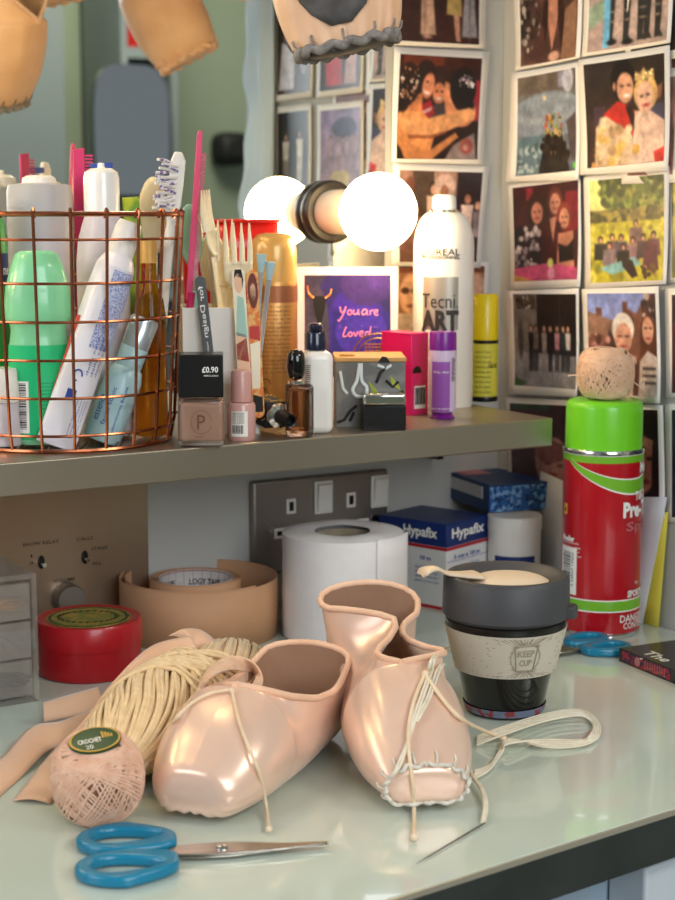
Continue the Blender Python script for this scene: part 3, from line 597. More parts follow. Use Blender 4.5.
rp(274, 310, 106, 192, 'dark photo of performers with white skirts, seen only in the mirror', dk('1c1c1e', '2a2624') + fig(.3, .25, .7, 'd8d0c0', 'c9beb0', w=.1) + fig(.75, .28, .68, 'c9bfae', '8a7a70', w=.1), 44)
rp(316, 362, 103, 190, 'mauve photo of a crowd, seen only in the mirror', dk('7a6a90', 'a88a98') + [('e', .4, .25, .3, .14, '3a3a5c')] + [q for x in (.15, .35, .55, .75) for q in fig(x, .35, .5, 'a88a90', '8c7078', w=.06)] + [('e', .5, .92, .25, .1, 'b8a060')], 45)
rp(365, 400, 101, 190, 'pinkish photo next to the mirror edge, seen only in the mirror', dk('b08a80', '9a6a60') + [('s', 0, 0, 1, 1, 30, ['c8a098', '7a4a44'], .08)], 46)
# ragged pale blue costume hanging at the end of the side wall, reflected
g = Geo()
def rag(u, v): 
    e = .006 * math.sin(v * 23) + .005 * math.sin(v * 51 + 1) + .012 * v
    return (-.014 + .006 * math.sin(u * 14 + v * 4), -(.005 + u * (.058 + e)), .62 - v * .62)
g.grid(rag, 20, 60)
tag(obj('hanging_fabric', g, K['fabric_blue'], None, wu(.448, .14), ANG, solid=.002, off=0), 'ragged pale blue fabric hanging at the end of the photo wall', 'fabric')
# ------------------------------------------------------------------ wall plates
def local(root_loc, rot, p): return Matrix.Rotation(-rot, 4, 'Z') @ (Vector(p) - Vector(root_loc))
# call panel
p = thing('call_panel', 'steel call panel with two toggle switches under the shelf', 'control panel', B0, ANG)
ul, ur = UL + .3, u_of(wall_b(147, 540)); zt, zb = SH - .0005 - .0245, .010
def bl(px, py): q = wall_b(px, py, .003); return u_of(q), q.z - T
obj('plate', Geo().box(ul, ur, -.003, -.0002, zb, SH - .002), K['panel_steel'], p, bevel=.0006)
g = Geo()
for t, px, py, w in (('SHOW RELAY', 41, 543, 33), ('CALLS', 84.5, 538.5, 15), ('STAGE', 99.5, 548, 15), ('ALL', 97, 563, 9), ('VOLUME', 64, 580, 20), ('I', 31.5, 556, 1.2), ('0', 31.5, 563, 3)):
    u, z = bl(px, py); wm = M_(w, wall_b(px, py)) / .86; g.text(t, wm, .0030, front(u, -.0032, z), bold=.012)
obj('lettering', g, K['print_dark'], p)
for px, py in ((41, 562), (84.5, 557)):
    u, z = bl(px, py); w = obj('toggle_switch', Geo().lathe([(0, 0), (.0035, 0), (.0035, .0012), (0, .0012)], 20, mx=Tr(u, -.003, z) @ Rx(PI / 2) @ Matrix.Diagonal((.85, 1.7, 1, 1))), K['black'], p)
    obj('lever', Geo().tube([(u, -.004, z), (u + .0003, -.008, z - .0012), (u + .0005, -.0105, z - .0016)], [.0014, .0017, .0019], 10), K['chrome'], w)
u, z = bl(66, 597)
obj('volume_knob', Geo().lathe([(.0, .0), (.0135, .0), (.0130, .012), (.0120, .0145), (0, .015)], 36, mx=Tr(u, -.003, z) @ Rx(PI / 2)), K['plate_steel'], p)
# double socket
q = wall_b(248, 480.5); su, sz = u_of(q), q.z - T
s = thing('double_socket', 'brushed metal double wall socket with white switches', 'socket', uz(su, 0, sz - .088), ANG)
W, HH = .146, .088
obj('face_plate', Geo().box(0, W, -.009, -.0005, 0, HH), K['plate_steel'], s, bevel=.003, seg=4)
def sx(px): return (px - 248) / 137 * W
for px in (317, 375):
    x = sx(px); f = obj('rocker_switch', Geo().box(x - .0098, x + .0098, -.0115, -.0088, HH - .036, HH - .005), K['white_plastic'], s, bevel=.0012)
    obj('rocker', Geo().box(x - .0075, x + .0075, -.0145, -.0105, HH - .0335, HH - .0075, mx=Tr(0, 0, HH - .02) @ Tr(x, -.0125, 0) @ Rx(.12) @ Tr(-x, .0125, -(HH - .02))), K['white_plastic'], f, bevel=.001)
def pin(x, z, w, h):
    f = obj('pin_surround', Geo().box(x - w / 2 - .0028, x + w / 2 + .0028, -.0102, -.0088, z - h / 2 - .0028, z + h / 2 + .0028), K['white_plastic'], s, bevel=.001)
    obj('pin_slot', Geo().box(x - w / 2, x + w / 2, -.0106, -.010, z - h / 2, z + h / 2), K['black'], f)
for px in (285, 345.5): pin(sx(px), HH - .026, .0045, .0085)
for px in (274.5, 298, 335, 358): pin(sx(px), HH - .050, .0078, .0042)
for px in (264, 370):
    obj('screw', Geo().lathe([(0, 0), (.0036, 0), (.0033, .0012), (0, .0014)], 20, mx=Tr(sx(px), -.009, HH - .046) @ Rx(PI / 2)), K['chrome'], s)
# ------------------------------------------------------------------ acrylic drawers
c = at_z(40, 701); hz = zrow(c, 573)
a = thing('acrylic_drawers', 'clear acrylic drawer tower beside the red tin', 'drawer unit', c, ANG)
Wd, Dd, th = .16, .07, .004
sh = Geo()
sh.box(-th, 0, 0, Dd, 0, hz).box(-Wd, -Wd + th, 0, Dd, 0, hz).box(-Wd + th, -th, 0, Dd, hz - th, hz).box(-Wd + th, -th, 0, Dd, 0, th).box(-Wd + th, -th, Dd - th, Dd, th, hz - th)
obj('shell_frame', sh, K['acrylic'], a, bevel=.0006)
n3 = 3; dh = (hz - 2 * th - .002) / n3
for i in range(n3):
    z0 = th + .001 + i * dh; d = obj('drawer', Geo().box(-Wd + th + .001, -th - .001, .001, .005, z0, z0 + dh - .002).box(-Wd + th + .001, -th - .001, .005, Dd - th - .003, z0, z0 + .0025).box(-th - .0045, -th - .001, .005, Dd - th - .003, z0 + .0025, z0 + dh * .85), K['acrylic'], a, bevel=.0004)
    obj('knob', Geo().lathe([(0, 0), (.003, 0), (.003, .004), (.005, .006), (.005, .009), (0, .010)], 20, mx=Tr(-Wd / 2, .001, z0 + dh / 2) @ Rx(PI / 2)), K['acrylic'], d)
# gold chain and hair grips inside
cc = c + EU * -.022 + NB * -.02
for i, (dx, col, lab) in enumerate(((-.02, 'black', 'coil of black hair grips in the bottom clear drawer'), (-.022, 'gold_wire', 'coil of gold chain in the upper clear drawer'))):
    z0 = th + .001 + (0 if i == 0 else 2) * dh + .0045
    pts = [(.018 * math.cos(t * .9) * (1 + .2 * math.sin(t * 2.3)), .012 * math.sin(t * .9) * (1 + .25 * math.cos(t * 1.7)), .0015 + .0002 * t) for t in range(30)]
    tag(obj('hair_grips' if i == 0 else 'gold_chain', Geo().tube(catmull(pts, 4), .0009, 6), K[col], None, cc + Vector((0, 0, z0))), lab, 'hair grips' if i == 0 else 'chain')
# ------------------------------------------------------------------ red tin
c = table_c(90, 686, .045); r = M_(52.5, c); ht = zrow(c, 616)
t = thing('red_tin', 'round red tin with a gold label on its lid', 'tin', c)
hl = ht * .45
obj('body', Geo().lathe([(0, 0), (r - .002, 0), (r - .0006, .0015), (r - .0006, ht - hl + .002)], 64), K['red_tin'], t)
l = obj('lid', Geo().lathe([(r - .0004, ht - hl - .0002), (r + .0004, ht - hl), (r + .0004, ht - .003), (r - .001, ht - .0004), (r - .004, ht), (r - .0065, ht - .001), (0, ht - .001)], 64), K['red_tin'], t)
lb = obj('lid_label', Geo().lathe([(r - .0085, ht - .0009), (r - .0087, ht - .0006), (0, ht - .0006)], 64), K['tin_label'], l)
g = Geo(); g.lathe([(r - .0125, ht - .0005), (r - .0118, ht - .0004), (r - .0112, ht - .0005)], 64)
for q in range(60):
    a_ = q * 2 * PI / 60; rr = r - .0104; g.box(-.0008, .0008, -.0005, .0005, 0, .0002, mx=Tr(rr * math.cos(a_), rr * math.sin(a_), ht - .0006) @ Rz(a_ + (q % 3)))
for q in range(26):
    a_ = q * 2 * PI / 26; rr = r * .55; g.tube([(rr * math.cos(a_) + .002 * math.cos(b), rr * math.sin(a_) * .8 + .0015 * math.sin(b), ht - .0004) for b in (0, 1.2, 2.4, 3.6, 4.8)], .0003, 4)
obj('label_pattern', g, K['print_dark'], lb)
# ------------------------------------------------------------------ tape loop and the tape roll inside
c = table_c(201, 650, .06); r = M_(80, c); ht = zrow(Vector((c.x, c.y - r, 0)), 594)
pts = []
def spiral(r0, r1, turns, n, ph): return [((r0 + (r1 - r0) * q / n) * math.cos(ph + turns * 2 * PI * q / n), (r0 + (r1 - r0) * q / n) * math.sin(ph + turns * 2 * PI * q / n) ) for q in range(n + 1)]
P = spiral(r, r * .90, 1.45, 150, -PI / 2 - 1.9)
g = Geo().grid(lambda u, v: (P[round(u * 150)][0], P[round(u * 150)][1], v * ht), 151, 3)
tag(obj('tan_tape_strip', g, K['tape'], None, (c.x, c.y, T), solid=.0008, off=0), 'wide tan tape strip standing on edge in a loose coil behind the ribbons', 'tape')
c2 = c + Vector((-.004, .002, 0)); r2 = M_(46, c)
tr = thing('tape_roll', 'tape roll with printed white liner standing inside the tan coil', 'tape', (c2.x, c2.y, T), -.1)
P2 = spiral(r2, r2 * .83, 4, 200, 2.2)
obj('tape_winding', Geo().grid(lambda u, v: (P2[round(u * 200)][0], P2[round(u * 200)][1], v * (ht * .96)), 201, 3), K['tape'], tr, solid=.0006, off=0)
rc = r2 * .80
ln = obj('liner', Geo().lathe([(rc, 0), (rc, ht * .955)], 60), K['tape_print'], tr, solid=.0006, off=0)
g = Geo()
for q in range(24):
    a_ = q * 2 * PI / 24; g.grid(lambda u, v: ((rc - .0009) * math.cos(a_ + .008 * u), (rc - .0009) * math.sin(a_ + .008 * u), ht * (.0 + 1 * v)), 2, 2)
for zz in (ht * .45, ht * .93): g.lathe([(rc - .0009, zz), (rc - .0009, zz + .0006)], 60)
obj('liner_grid_line', g, K['print_red'], ln)
g = Geo()
for a_ in (PI / 2 - .1, PI / 2 + 1.3, PI / 2 - 1.5): g.text('LOGY TAPE', .030, .0055, lambda x, y, a_=a_: ((rc - .001) * math.cos(a_ - x / rc), (rc - .001) * math.sin(a_ - x / rc), ht * .74 + y), bold=.01)
obj('lettering', g, K['print_dark'], ln)
# ------------------------------------------------------------------ toilet roll
c = table_c(342.5, 648, .05); r = M_(60, c); ht = zrow(c, 529)
t = thing('toilet_roll', 'white toilet paper roll standing on end before the socket', 'toilet roll', c)
rb = r * .46
def side(a, z): return r * (1 + .004 * math.sin(3 * a + 8 * z / ht) + .003 * math.sin(11 * z / ht + a))
g = Geo().grid(lambda u, v: (side(u * 2 * PI, v) * math.cos(u * 2 * PI), side(u * 2 * PI, v) * math.sin(u * 2 * PI), .001 + v * (ht - .003)), 72, 16, cu=True)
g.grid(lambda u, v: ((r - (r - rb) * v) * math.cos(u * 2 * PI), (r - (r - rb) * v) * math.sin(u * 2 * PI), ht - .002 + .0025 * math.sin(v * PI * .9) * (1 + .2 * math.sin(5 * u * 6.28))), 72, 8, cu=True)
g.lathe([(r, .001), (rb, .0)], 72)
obj('paper_winding', g, K['tissue'], t, weld=True, sharp=60)
g = Geo().grid(lambda u, v: ((r + .0012 + .003 * u ** 3) * math.cos(-1.0 + u * .95), (r + .0012 + .003 * u ** 3) * math.sin(-1.0 + u * .95), .001 + v * (ht - .002)), 16, 6)
obj('loose_sheet', g, K['tissue'], t, solid=.0004)
g = Geo().lathe([(rb, 0), (rb, ht - .004), (rb - .0012, ht - .004), (rb - .0012, 0), (rb, 0)], 48)
obj('cardboard_tube', g, K['card_tube'], t)
# ------------------------------------------------------------------ boxes under the shelf
def placed_box(name, label, cat, cpx, cpy, lpx, lpy, rpx, rpy, zt_py, z0=0.0):
    """box with its nearest upright edge at (cpx,cpy) base, left and right base corners, returns root, basis"""
    c = at_z(cpx, cpy, z0); l = at_z(lpx, lpy, z0); r_ = at_z(rpx, rpy, z0); return c, l, r_
c = table_c(446, 611, 0); h1 = zrow(c, 525)
root = thing('bandage_box', 'white and blue adhesive tape carton under the shelf beside the toilet roll', 'carton', c, math.radians(50))
# local x runs along the short face (to the right and away), local y along the long face (to the left and away)
def xat(rot, px, c, axis):   # length along local axis so that its end appears at px
    d = Vector((math.cos(rot), math.sin(rot), 0)) if axis == 'x' else Vector((-math.sin(rot), math.cos(rot), 0))
    kx = (px - CX) / F
    lo, hi = 0, .5
    for _ in range(50):
        m_ = (lo + hi) / 2; q = c + d * m_; x = CX + F * q.x / depth(q)
        if (x < px) == (axis == 'x'): lo = m_
        else: hi = m_
    return lo
ra = math.radians(50); bw = xat(ra, 487, c, 'x'); bl_ = xat(ra, 379, c, 'y')
obj('carton', Geo().box(0, bw, 0, bl_, 0, h1), K['box_white'], root, bevel=.0008)
e = .0003; hb = h1 * .73
obj('blue_band', Geo().box(-e, bw + e, -e, bl_ + e, hb, h1 + e), K['navy'], root, bevel=.0008)
for z_ in (0, hb - .003): obj('red_line', Geo().box(-e, bw + e, -e, bl_ + e, z_, z_ + .003), K['hyp_red'], root)
g = Geo(); ff = facemap((bw / 2, -.0006, hb + (h1 - hb) / 2), (1, 0, 0), (0, 0, 1)); g.text('Hypafix', bw * .78, .0125, ff, bold=.03)
fl_ = facemap((-.0006, bl_ * .38, hb + (h1 - hb) / 2), (0, -1, 0), (0, 0, 1)); g.text('Hypafix', bl_ * .50, .0125, fl_, bold=.03)
obj('lettering', g, K['print_white'], root)
g = Geo(); fr_ = lambda x, z: facemap((x, -.0006, z), (1, 0, 0), (0, 0, 1)); fw = lambda y, z: facemap((-.0006, y, z), (0, -1, 0), (0, 0, 1))
g.text('5 cm x 10 m', bw * .62, .0042, fr_(bw * .48, hb - .010), bold=.02)
for i in range(4): g.text('fixation sheet for dressings'[:22 + i], bw * .6, .0022, fr_(bw * .48, hb - .019 - i * .0042))
g.text('10 m', .012, .004, fw(bl_ * .3, hb - .012), bold=.02)
for i in range(4): g.text('adhesive non woven fabric', bl_ * .35, .0022, fw(bl_ * .28, hb - .021 - i * .0042))
g.box(0, bw, -.0005, -.0003, hb - .0138, hb - .0134)
obj('small_print', g, K['print_blue'], root)
# white tub
c = on_plane(514, 560, B0 + NB * .095, NB); c.z = T; r = M_(27, c); hz = zrow(c, 514)
t = thing('white_tub', 'white plastic tub with a dark blue label carrying the blue patterned box', 'tub', c)
obj('body', Geo().lathe([(0, 0), (r * .93, 0), (r * .95, .002), (r * .98, hz - .012)], 48), K['white_plastic'], t)
obj('lid', Geo().lathe([(r * .985, hz - .013), (r * 1.0, hz - .013), (r, hz - .001), (r * .97, hz), (0, hz)], 48), K['white_plastic'], t)
lb = obj('label', Geo().patch(r * .985, -.9, .75, hz * .42, hz * .56, 20), K['navy'], t)
g = Geo(); g.text('HYDROGEN FILM', r * .9, .003, cylmap(r * .99, -.1, hz * .49)); obj('lettering', g, K['print_white'], lb)
g = Geo()
for i in range(3): g.text('ointment for external use only', r * 1.3, .0022, cylmap(r * .985, -.05, hz * .33 - i * .005))
obj('small_print', g, K['print_blue'], t)
# blue patterned box resting on tub and carton
ct = c; c = at_z(490, 513, hz + .0005); ra = math.radians(22)
hb_ = zrow(c, 487) - hz
bw = xat(ra, 553, c, 'x'); bl_ = xat(ra, 428, c, 'y')
root = thing('blue_box', 'blue leaf patterned box lying across the tub and the carton', 'box', c, ra)
obj('box_base', Geo().box(0, bw, 0, bl_, 0, hb_), K['blue_pat'], root, bevel=.0008)
obj('end_flap', Geo().box(-.0008, -.0001, .001, bl_ - .001, .0005, hb_ - .0005), K['blue_dark'], root)
obj('top_lid', Geo().box(-.0006, bw + .0006, -.0006, bl_ + .0006, hb_ - .0008, hb_ + .001), K['blue_dark'], root, bevel=.0005)
g = Geo().prism([(.004, bl_ * .45), (bw * .5, bl_ * .45), (bw * .45, bl_ * .95), (.006, bl_ * .9)], hb_ + .001, hb_ + .0014)
obj('top_label', g, K['pink_label'], root)
obj('torn_label', Geo().box(-.0012, -.0008, bl_ * .1, bl_ * .62, hb_ * .45, hb_ * .9), K['box_white'], root)
g = Geo()
for i in range(26):
    x, z = (.03 + .94 * random.random()) * bw, (.12 + .76 * random.random()) * hb_; a_ = random.random() * 6.28; s_ = .0035
    g.add([(x + s_ * (math.cos(a_) * p - math.sin(a_) * q), -.0003, z + s_ * (math.sin(a_) * p + math.cos(a_) * q)) for p, q in ((-1, 0), (-.3, .35), (.4, .3), (1, 0), (.4, -.3), (-.3, -.35))], [(0, 1, 2, 3, 4, 5)])
obj('leaf_print', g, K['blue_dark'], root)
# ------------------------------------------------------------------ reusable cup
c = table_c(504, 722, .03)
cup = thing('reusable_cup', 'black reusable coffee cup with grey lid and cream grip band', 'cup', c)
z = lambda py, off=0: zrow(c + Vector((0, off, 0)), py)
rb_, rt = M_(39.5, c), M_(58.5, c); rl = M_(63, c)
zl = z(631, -rl); zt_ = z(588, -rl); zb1, zb2 = z(682, -rb_ * 1.15), z(641, -rb_ * 1.4)
cup_h = zl + .004
def rr(zz): return rb_ + (rt - rb_) * min(1, (zz / (zl * .90))) ** 1.15
obj('body', Geo().lathe([(0, .0012), (rb_ - .004, 0), (rb_ - .001, .001)] + [(rr(q / 12 * zl), .004 + q / 12 * zl) for q in range(13)], 64), K['cup_body'], cup)
obj('foot_print_reflection', Geo().lathe([(rb_ + .0001, .0022), (rr(.003) + .0003, .0045), (rr(.007) + .0003, .0075)], 64), K['cup_print_reflection'], cup)  # foot print coloured as a small painted reflection band
bp = [(rr(zb1) + .0002, zb1 + .003)] + [(rr(zb1 + (zb2 - zb1) * q / 8) + .0022, zb1 + .003 + (zb2 - zb1) * q / 8) for q in range(9)] + [(rr(zb2) + .0002, zb2 + .003)]
band = obj('grip_band', Geo().lathe(bp, 72), K['cup_band'], cup)
g = Geo(); zm = (zb1 + zb2) / 2 + .003; ac = math.radians(21) - math.atan2(c.x, c.y); R_ = rr(zm) + .0023
for i in range(80):
    a_ = i * 2 * PI / 80
    p0 = (.012, a_); q0 = (.012 + .010 * (1 + .5 * random.random()), a_)
    pp = []
    for rad in (.0105, .0165 + .011 * random.random()):
        x = rad * math.cos(a_) * (1.0 if rad < .011 else 1.6); y = rad * math.sin(a_)
        if abs(y) > (zb2 - zb1) * .46: y = math.copysign((zb2 - zb1) * .46, y)
        zz = zm + y; R2 = rr(zz - .003) + .0023; pp.append((R2 * math.sin(ac + x / R2), -R2 * math.cos(ac + x / R2), zz))
    if (Vector(pp[0]) - Vector(pp[1])).length > .001: g.tube(pp, .00035, 4)
obj('ray_groove', g, K['cup_band_line'], band)
g = Geo(); cm = lambda x, y: ((rr(zm + y - .003) + .0026) * math.sin(ac + x / R_), -(rr(zm + y - .003) + .0026) * math.cos(ac + x / R_), zm + y)
ol = [(-.0085, .0095), (.0085, .0095), (.0068, -.0095), (-.0068, -.0095)]
ps = [cm(ol[i][0] + (ol[(i + 1) % 4][0] - ol[i][0]) * t / 4, ol[i][1] + (ol[(i + 1) % 4][1] - ol[i][1]) * t / 4) for i in range(4) for t in range(4)]
g.tube(ps, .0005, 5, closed=True)
g.text('KEEP', .0125, .005, lambda x, y: cm(x, y + .0035), bold=.02); g.text('CUP', .0095, .005, lambda x, y: cm(x, y - .0035), bold=.02)
obj('band_logo', g, K['cup_band_line'], band)
lh = zt_ - zl
lid = obj('lid', Geo().lathe([(0, zl - .006), (rt - .001, zl - .006), (rt, zl), (rl - .002, zl + .0005), (rl, zl + .003), (rl - .0006, zt_ - .003), (rl - .003, zt_), (rl - .006, zt_ + .0004), (rl - .009, zt_ - .001), (rl - .016, zt_ - .007), (0, zt_ - .007)], 72), K['cup_lid'], cup)
obj('lid_seal', Geo().lathe([(rt + .0002, zl - .009), (rt + .001, zl - .008), (rt + .001, zl - .001), (rt, zl)], 64), K['black'], lid)
obj('lid_tab', Geo().prism([(rl - .004, -.008), (rl + .004, -.0065), (rl + .006, 0), (rl + .004, .0065), (rl - .004, .008)], zl + .001, zl + .010, mx=Rz(-.25)), K['cup_lid'], lid, bevel=.001)
# splash plug: spoon shaped
pl = obj('drink_plug', Geo().grid(lambda u, v: (lambda a_, rad: (rad * math.cos(a_) * .029 + .002, rad * math.sin(a_) * .024 + .002, zt_ - .0055 + .005 * (1 - rad ** 4)))(u * 2 * PI, v), 40, 8, cu=True), K['cup_plug'], lid, weld=True)
pt = [(-.020, 0, zt_ - .0005), (-.032, -.006, zt_ + .001), (-.044, -.010, zt_ + .003), (-.052, -.013, zt_ + .007), (-.060, -.016, zt_ + .006), (-.0635, -.017, zt_ + .002)]
pt = catmull(pt, 6)
def tongue(u, v):
    i = min(int(u * (len(pt) - 1) + .5), len(pt) - 1); wd_ = interp(u, [0, .3, .6, .85, 1], [.014, .008, .0065, .009, .0055]); d_ = Vector((.3, -.95, 0))
    return pt[i] + d_ * wd_ * (2 * v - 1) + Vector((0, 0, .0012 * (1 - (2 * v - 1) ** 2)))
obj('plug_tongue', Geo().grid(tongue, len(pt), 9), K['cup_plug'], pl, solid=.0016)
# ------------------------------------------------------------------ red spray can
c = table_c(599, 639, .034); r = M_(39, c)
zz = lambda py: zrow(Vector((c.x, c.y - r, 0)), py)
can = thing('red_spray_can', 'red aerosol can with bright green cap and green stripes', 'spray can', c, facing(c))
zr = zz(452); zc = zrow(c, 399)
body = obj('body', Geo().lathe([(0, .002), (r - .004, .001), (r - .002, 0), (r - .0005, .0012), (r, .003), (r, zr - .003)], 72), K['can_red'], can)
obj('bottom_rim', Geo().lathe([(r - .003, .0002), (r + .0003, .0004), (r + .0006, .0022), (r + .0002, .004)], 72), K['chrome'], can)
obj('top_rim', Geo().lathe([(r, zr - .004), (r + .0011, zr - .0035), (r + .0014, zr - .001), (r + .0005, zr + .0004), (r - .003, zr + .0006), (r - .003, zr - .003)], 72), K['chrome'], can)
cr_ = r - .0012
obj('cap', Geo().lathe([(cr_, zr - .001), (cr_ - .0002, zc - .006), (cr_ - .001, zc - .0025), (cr_ - .003, zc - .0004), (cr_ - .006, zc), (0, zc)], 72), K['cap_green'], can)
A2 = PI
obj('green_stripe', Geo().patch(r + .0002, -PI, PI, zz(464), zz(457), 90), K['can_green'], body)
obj('white_stripe', Geo().patch(r + .00025, -PI, PI, zz(457), zz(453.2), 90), K['print_white'], body)
obj('lower_stripe', Geo().patch(r + .0002, -PI, PI, zz(612), zz(602), 90), K['can_green'], body)
for a_, b_ in ((602, 600.8), (613, 611.8)): obj('white_line', Geo().patch(r + .0003, -PI, PI, zz(a_), zz(b_), 90), K['print_white'], body)
g = Geo()
def swoosh(w0, w1, off):
    def f(u, v):
        a_ = -.92 + u * 2.6; y = 463 + 25 * math.sin(min(1, u * 1.45) * PI / 2) ** .9 - (max(0, u - .75) * 22)
        wv = w0 * (.35 + .9 * math.sin(min(1, u * 1.2) * PI / 2)); return ((r + off) * math.sin(a_), -(r + off) * math.cos(a_), zz(y) - w1 + (v - .5) * wv)
    return f
g.grid(swoosh(.0118, 0, .0002), 50, 3)
obj('white_swoosh', g, K['print_white'], body)
obj('green_swoosh', Geo().grid(swoosh(.0095, -.0002, .0004), 50, 3), K['can_green'], body)
g = Geo(); R_ = r + .0009
tx = lambda t, a_, py, w, h, **kw: g.text(t, w, h, cylmap(R_, a_, zz(py) - h), cx=False, **kw)
wm = lambda px: M_(px, c)
tx('Pre-Tape', .53, 503, .052, wm(20), bold=.05); tx('Tuf-Skin', .90, 493, .026, wm(9), bold=.03)
tx('Muel', 1.08, 464, .02, wm(11), bold=.04)
obj('title_lettering', g, K['print_white'], body); g = Geo()
tx('SPORTS CARE', .72, 592, .04, wm(7), bold=.04); tx('for', .98, 583, .006, wm(4)); tx('DANGER', .52, 616, .032, wm(7.5), bold=.01); tx('CONTENTS', .62, 624, .034, wm(6.5), bold=.01)
obj('warning_lettering', g, K['print_white'], body); g = Geo()
tx('Mueller', -1.18, 539, .0165, wm(6), bold=.04)
for i in range(5): tx(('extremely flammable', 'protect from sunlight', 'pressurised container', 'do not pierce or burn', 'keep away')[i], -1.18, 545 + i * 4.2, (.021, .023, .022, .024, .012)[i], wm(2.8))
obj('lettering', g, K['print_white'], body)
g = Geo(); g.text('Spray', .046, wm(12), cylmap(R_, .62, zz(523) - wm(12)), cx=False, bold=.03); obj('pale_lettering', g, K['print_pink'], body)
bcd = obj('barcode_panel', Geo().patch(r + .0002, -1.30, -.64, zz(598), zz(551), 16), K['print_white'], body)
g = Geo(); a_ = 0
yy = 556
while yy < 590:
    w_ = random.choice((.6, .9, 1.5)); g.patch(r + .0005, -1.16, -.84, zz(yy + w_), zz(yy), 8); yy += w_ + random.choice((.6, .9, 1.2))
g.text('0 74676 13250', zz(556) - zz(590), .0022, lambda x, y: ((r + .0005) * math.sin(-.77 + y / r), -(r + .0005) * math.cos(-.77 + y / r), zz(573) + x))
obj('barcode', g, K['black'], bcd)
g = Geo().patch(r + .0003, -1.19, -1.02, zz(519), zz(508), 6); hz_ = obj('hazard_label', g, K['print_yellow'], body)
g = Geo(); g.add([((r + .0005) * math.sin(-1.105 + x / r), -(r + .0005) * math.cos(-1.105 + x / r), zz(515) + y) for x, y in ((-.001, -.001), (.001, -.001), (.0014, .001), (.0004, .0022), (0, .004), (-.0008, .002), (-.0014, .001))], [tuple(range(7))])
for i in range(3): g.text('F+', .003, .0022, cylmap(r + .0005, -1.10, zz(523 + i * 5)))
obj('flame_symbol', g, K['print_dark'], hz_)
# thread ball on the cap
def yarn_ball(rx, ry, rz, n, rt_, seed, barrel=1.0, lo=.15, hi=.85):
    rg = random.Random(seed); core = Geo().lathe([(rx * .95 * math.sin(math.radians(q)) ** barrel if 0 < q < 180 else 0, -rz * .95 * math.cos(math.radians(q))) for q in range(0, 181, 9)], 40)
    th_ = Geo(); G = 9; grp = -1
    for i in range(n):
        if i // G != grp: grp = i // G; inc = rg.uniform(lo, hi) * (1 if grp % 2 else -1); az0 = grp * 2.39996 + rg.uniform(-.2, .2)
        az = az0 + (i % G) * 4.4 * rt_ / rx * (.9 + .2 * rg.random()); inc_ = inc + rg.uniform(-.012, .012); pts = []
        e_ = .985 + .03 * (grp * G / n)
        for j in range(44):
            a = 2 * PI * j / 44; v = Rz(az) @ Vector((math.cos(a), math.sin(a) * math.cos(inc_), math.sin(a) * math.sin(inc_)))
            s_ = max(1e-4, math.hypot(v.x, v.y)); f = s_ ** barrel / s_
            pts.append((v.x * f * rx * e_, v.y * f * ry * e_, v.z * rz * e_))
        th_.tube(pts, rt_, 5, closed=True)
    return core, th_
zb_ = zc; ct = c + Vector((0, 0, zc))
rz_ = (zrow(c, 347.5) - zb_) / 2; rx_ = M_(27.5, c)
b = thing('thread_ball', 'pale peach thread ball sitting on the green spray can cap', 'thread ball', ct)
co, th_ = yarn_ball(rx_, rx_, rz_, 108, .00058, 3, barrel=.45, lo=.3, hi=1.5)
for gg, nm in ((co, 'core'), (th_, 'thread_winding')): obj(nm, gg, K['crochet_pale' if nm != 'core' else 'crochet_core_shade'], b, mx=Tr(0, 0, rz_ + .0002))
g = Geo().tube(catmull([(-rx_ * .8, -.012, rz_ * .9), (-rx_ * 1.15, -.016, rz_ * 1.0), (-rx_ * 1.4, -.012, rz_ * .95)], 5), .0005, 5).tube(catmull([(rx_ * .9, -.010, rz_ * .75), (rx_ * 1.15, -.014, rz_ * .55), (rx_ * 1.3, -.01, rz_ * .7), (rx_ * 1.28, -.01, rz_ * .4)], 5), .0004, 5)
obj('loose_thread', g, K['cord'], b)
# ------------------------------------------------------------------ envelopes leaning behind the can
def leaf(name, label, quad, m, cat, th=.0012):
    Q = [Vector(q) for q in quad]; c_ = sum(Q, Vector()) / 4
    g = Geo().grid(lambda u, v: (Q[0] * (1 - u) + Q[1] * u) * (1 - v) + (Q[3] * (1 - u) + Q[2] * u) * v - c_, 6, 6)
    return tag(obj(name, g, m, None, c_, solid=th, off=0), label, cat)
def lean(px, py, w_bottom, ztop_py=None): pass
def wr_at(px, py, w): return wall_r(px, py, w)
def leanquad(pxl, pxr, pyt_l, pyt_r, wt, wb, pxb=None):
    tl, tr_ = wall_r(pxl, pyt_l, wt), wall_r(pxr, pyt_r, wt)
    res = []
    for q in ((tr_ if pxb is None else wall_r(pxb, 600, wb)), tl):
        s_ = q - CORNER; s_ = s_.dot(NB); p_ = CORNER + NB * s_ + NR * wb; p_.z = T + .0005; res.append(p_)
    return [tl, tr_, res[0], res[1]]
leaf('yellow_envelope', 'yellow paper envelope leaning on the wall behind the white one', leanquad(612, 668, 520, 512, .004, .006, 659), K['yellow_paper'], 'envelope')
leaf('white_envelope', 'white envelope leaning on the wall behind the red spray can', leanquad(585, 667, 497, 497, .007, .010, 643), K['envelope'], 'envelope')
leaf('pale_card', 'pale card leaning on the wall between blue box and red spray can', leanquad(541, 577, 471, 487, .008, .014), K['envelope'], 'card')
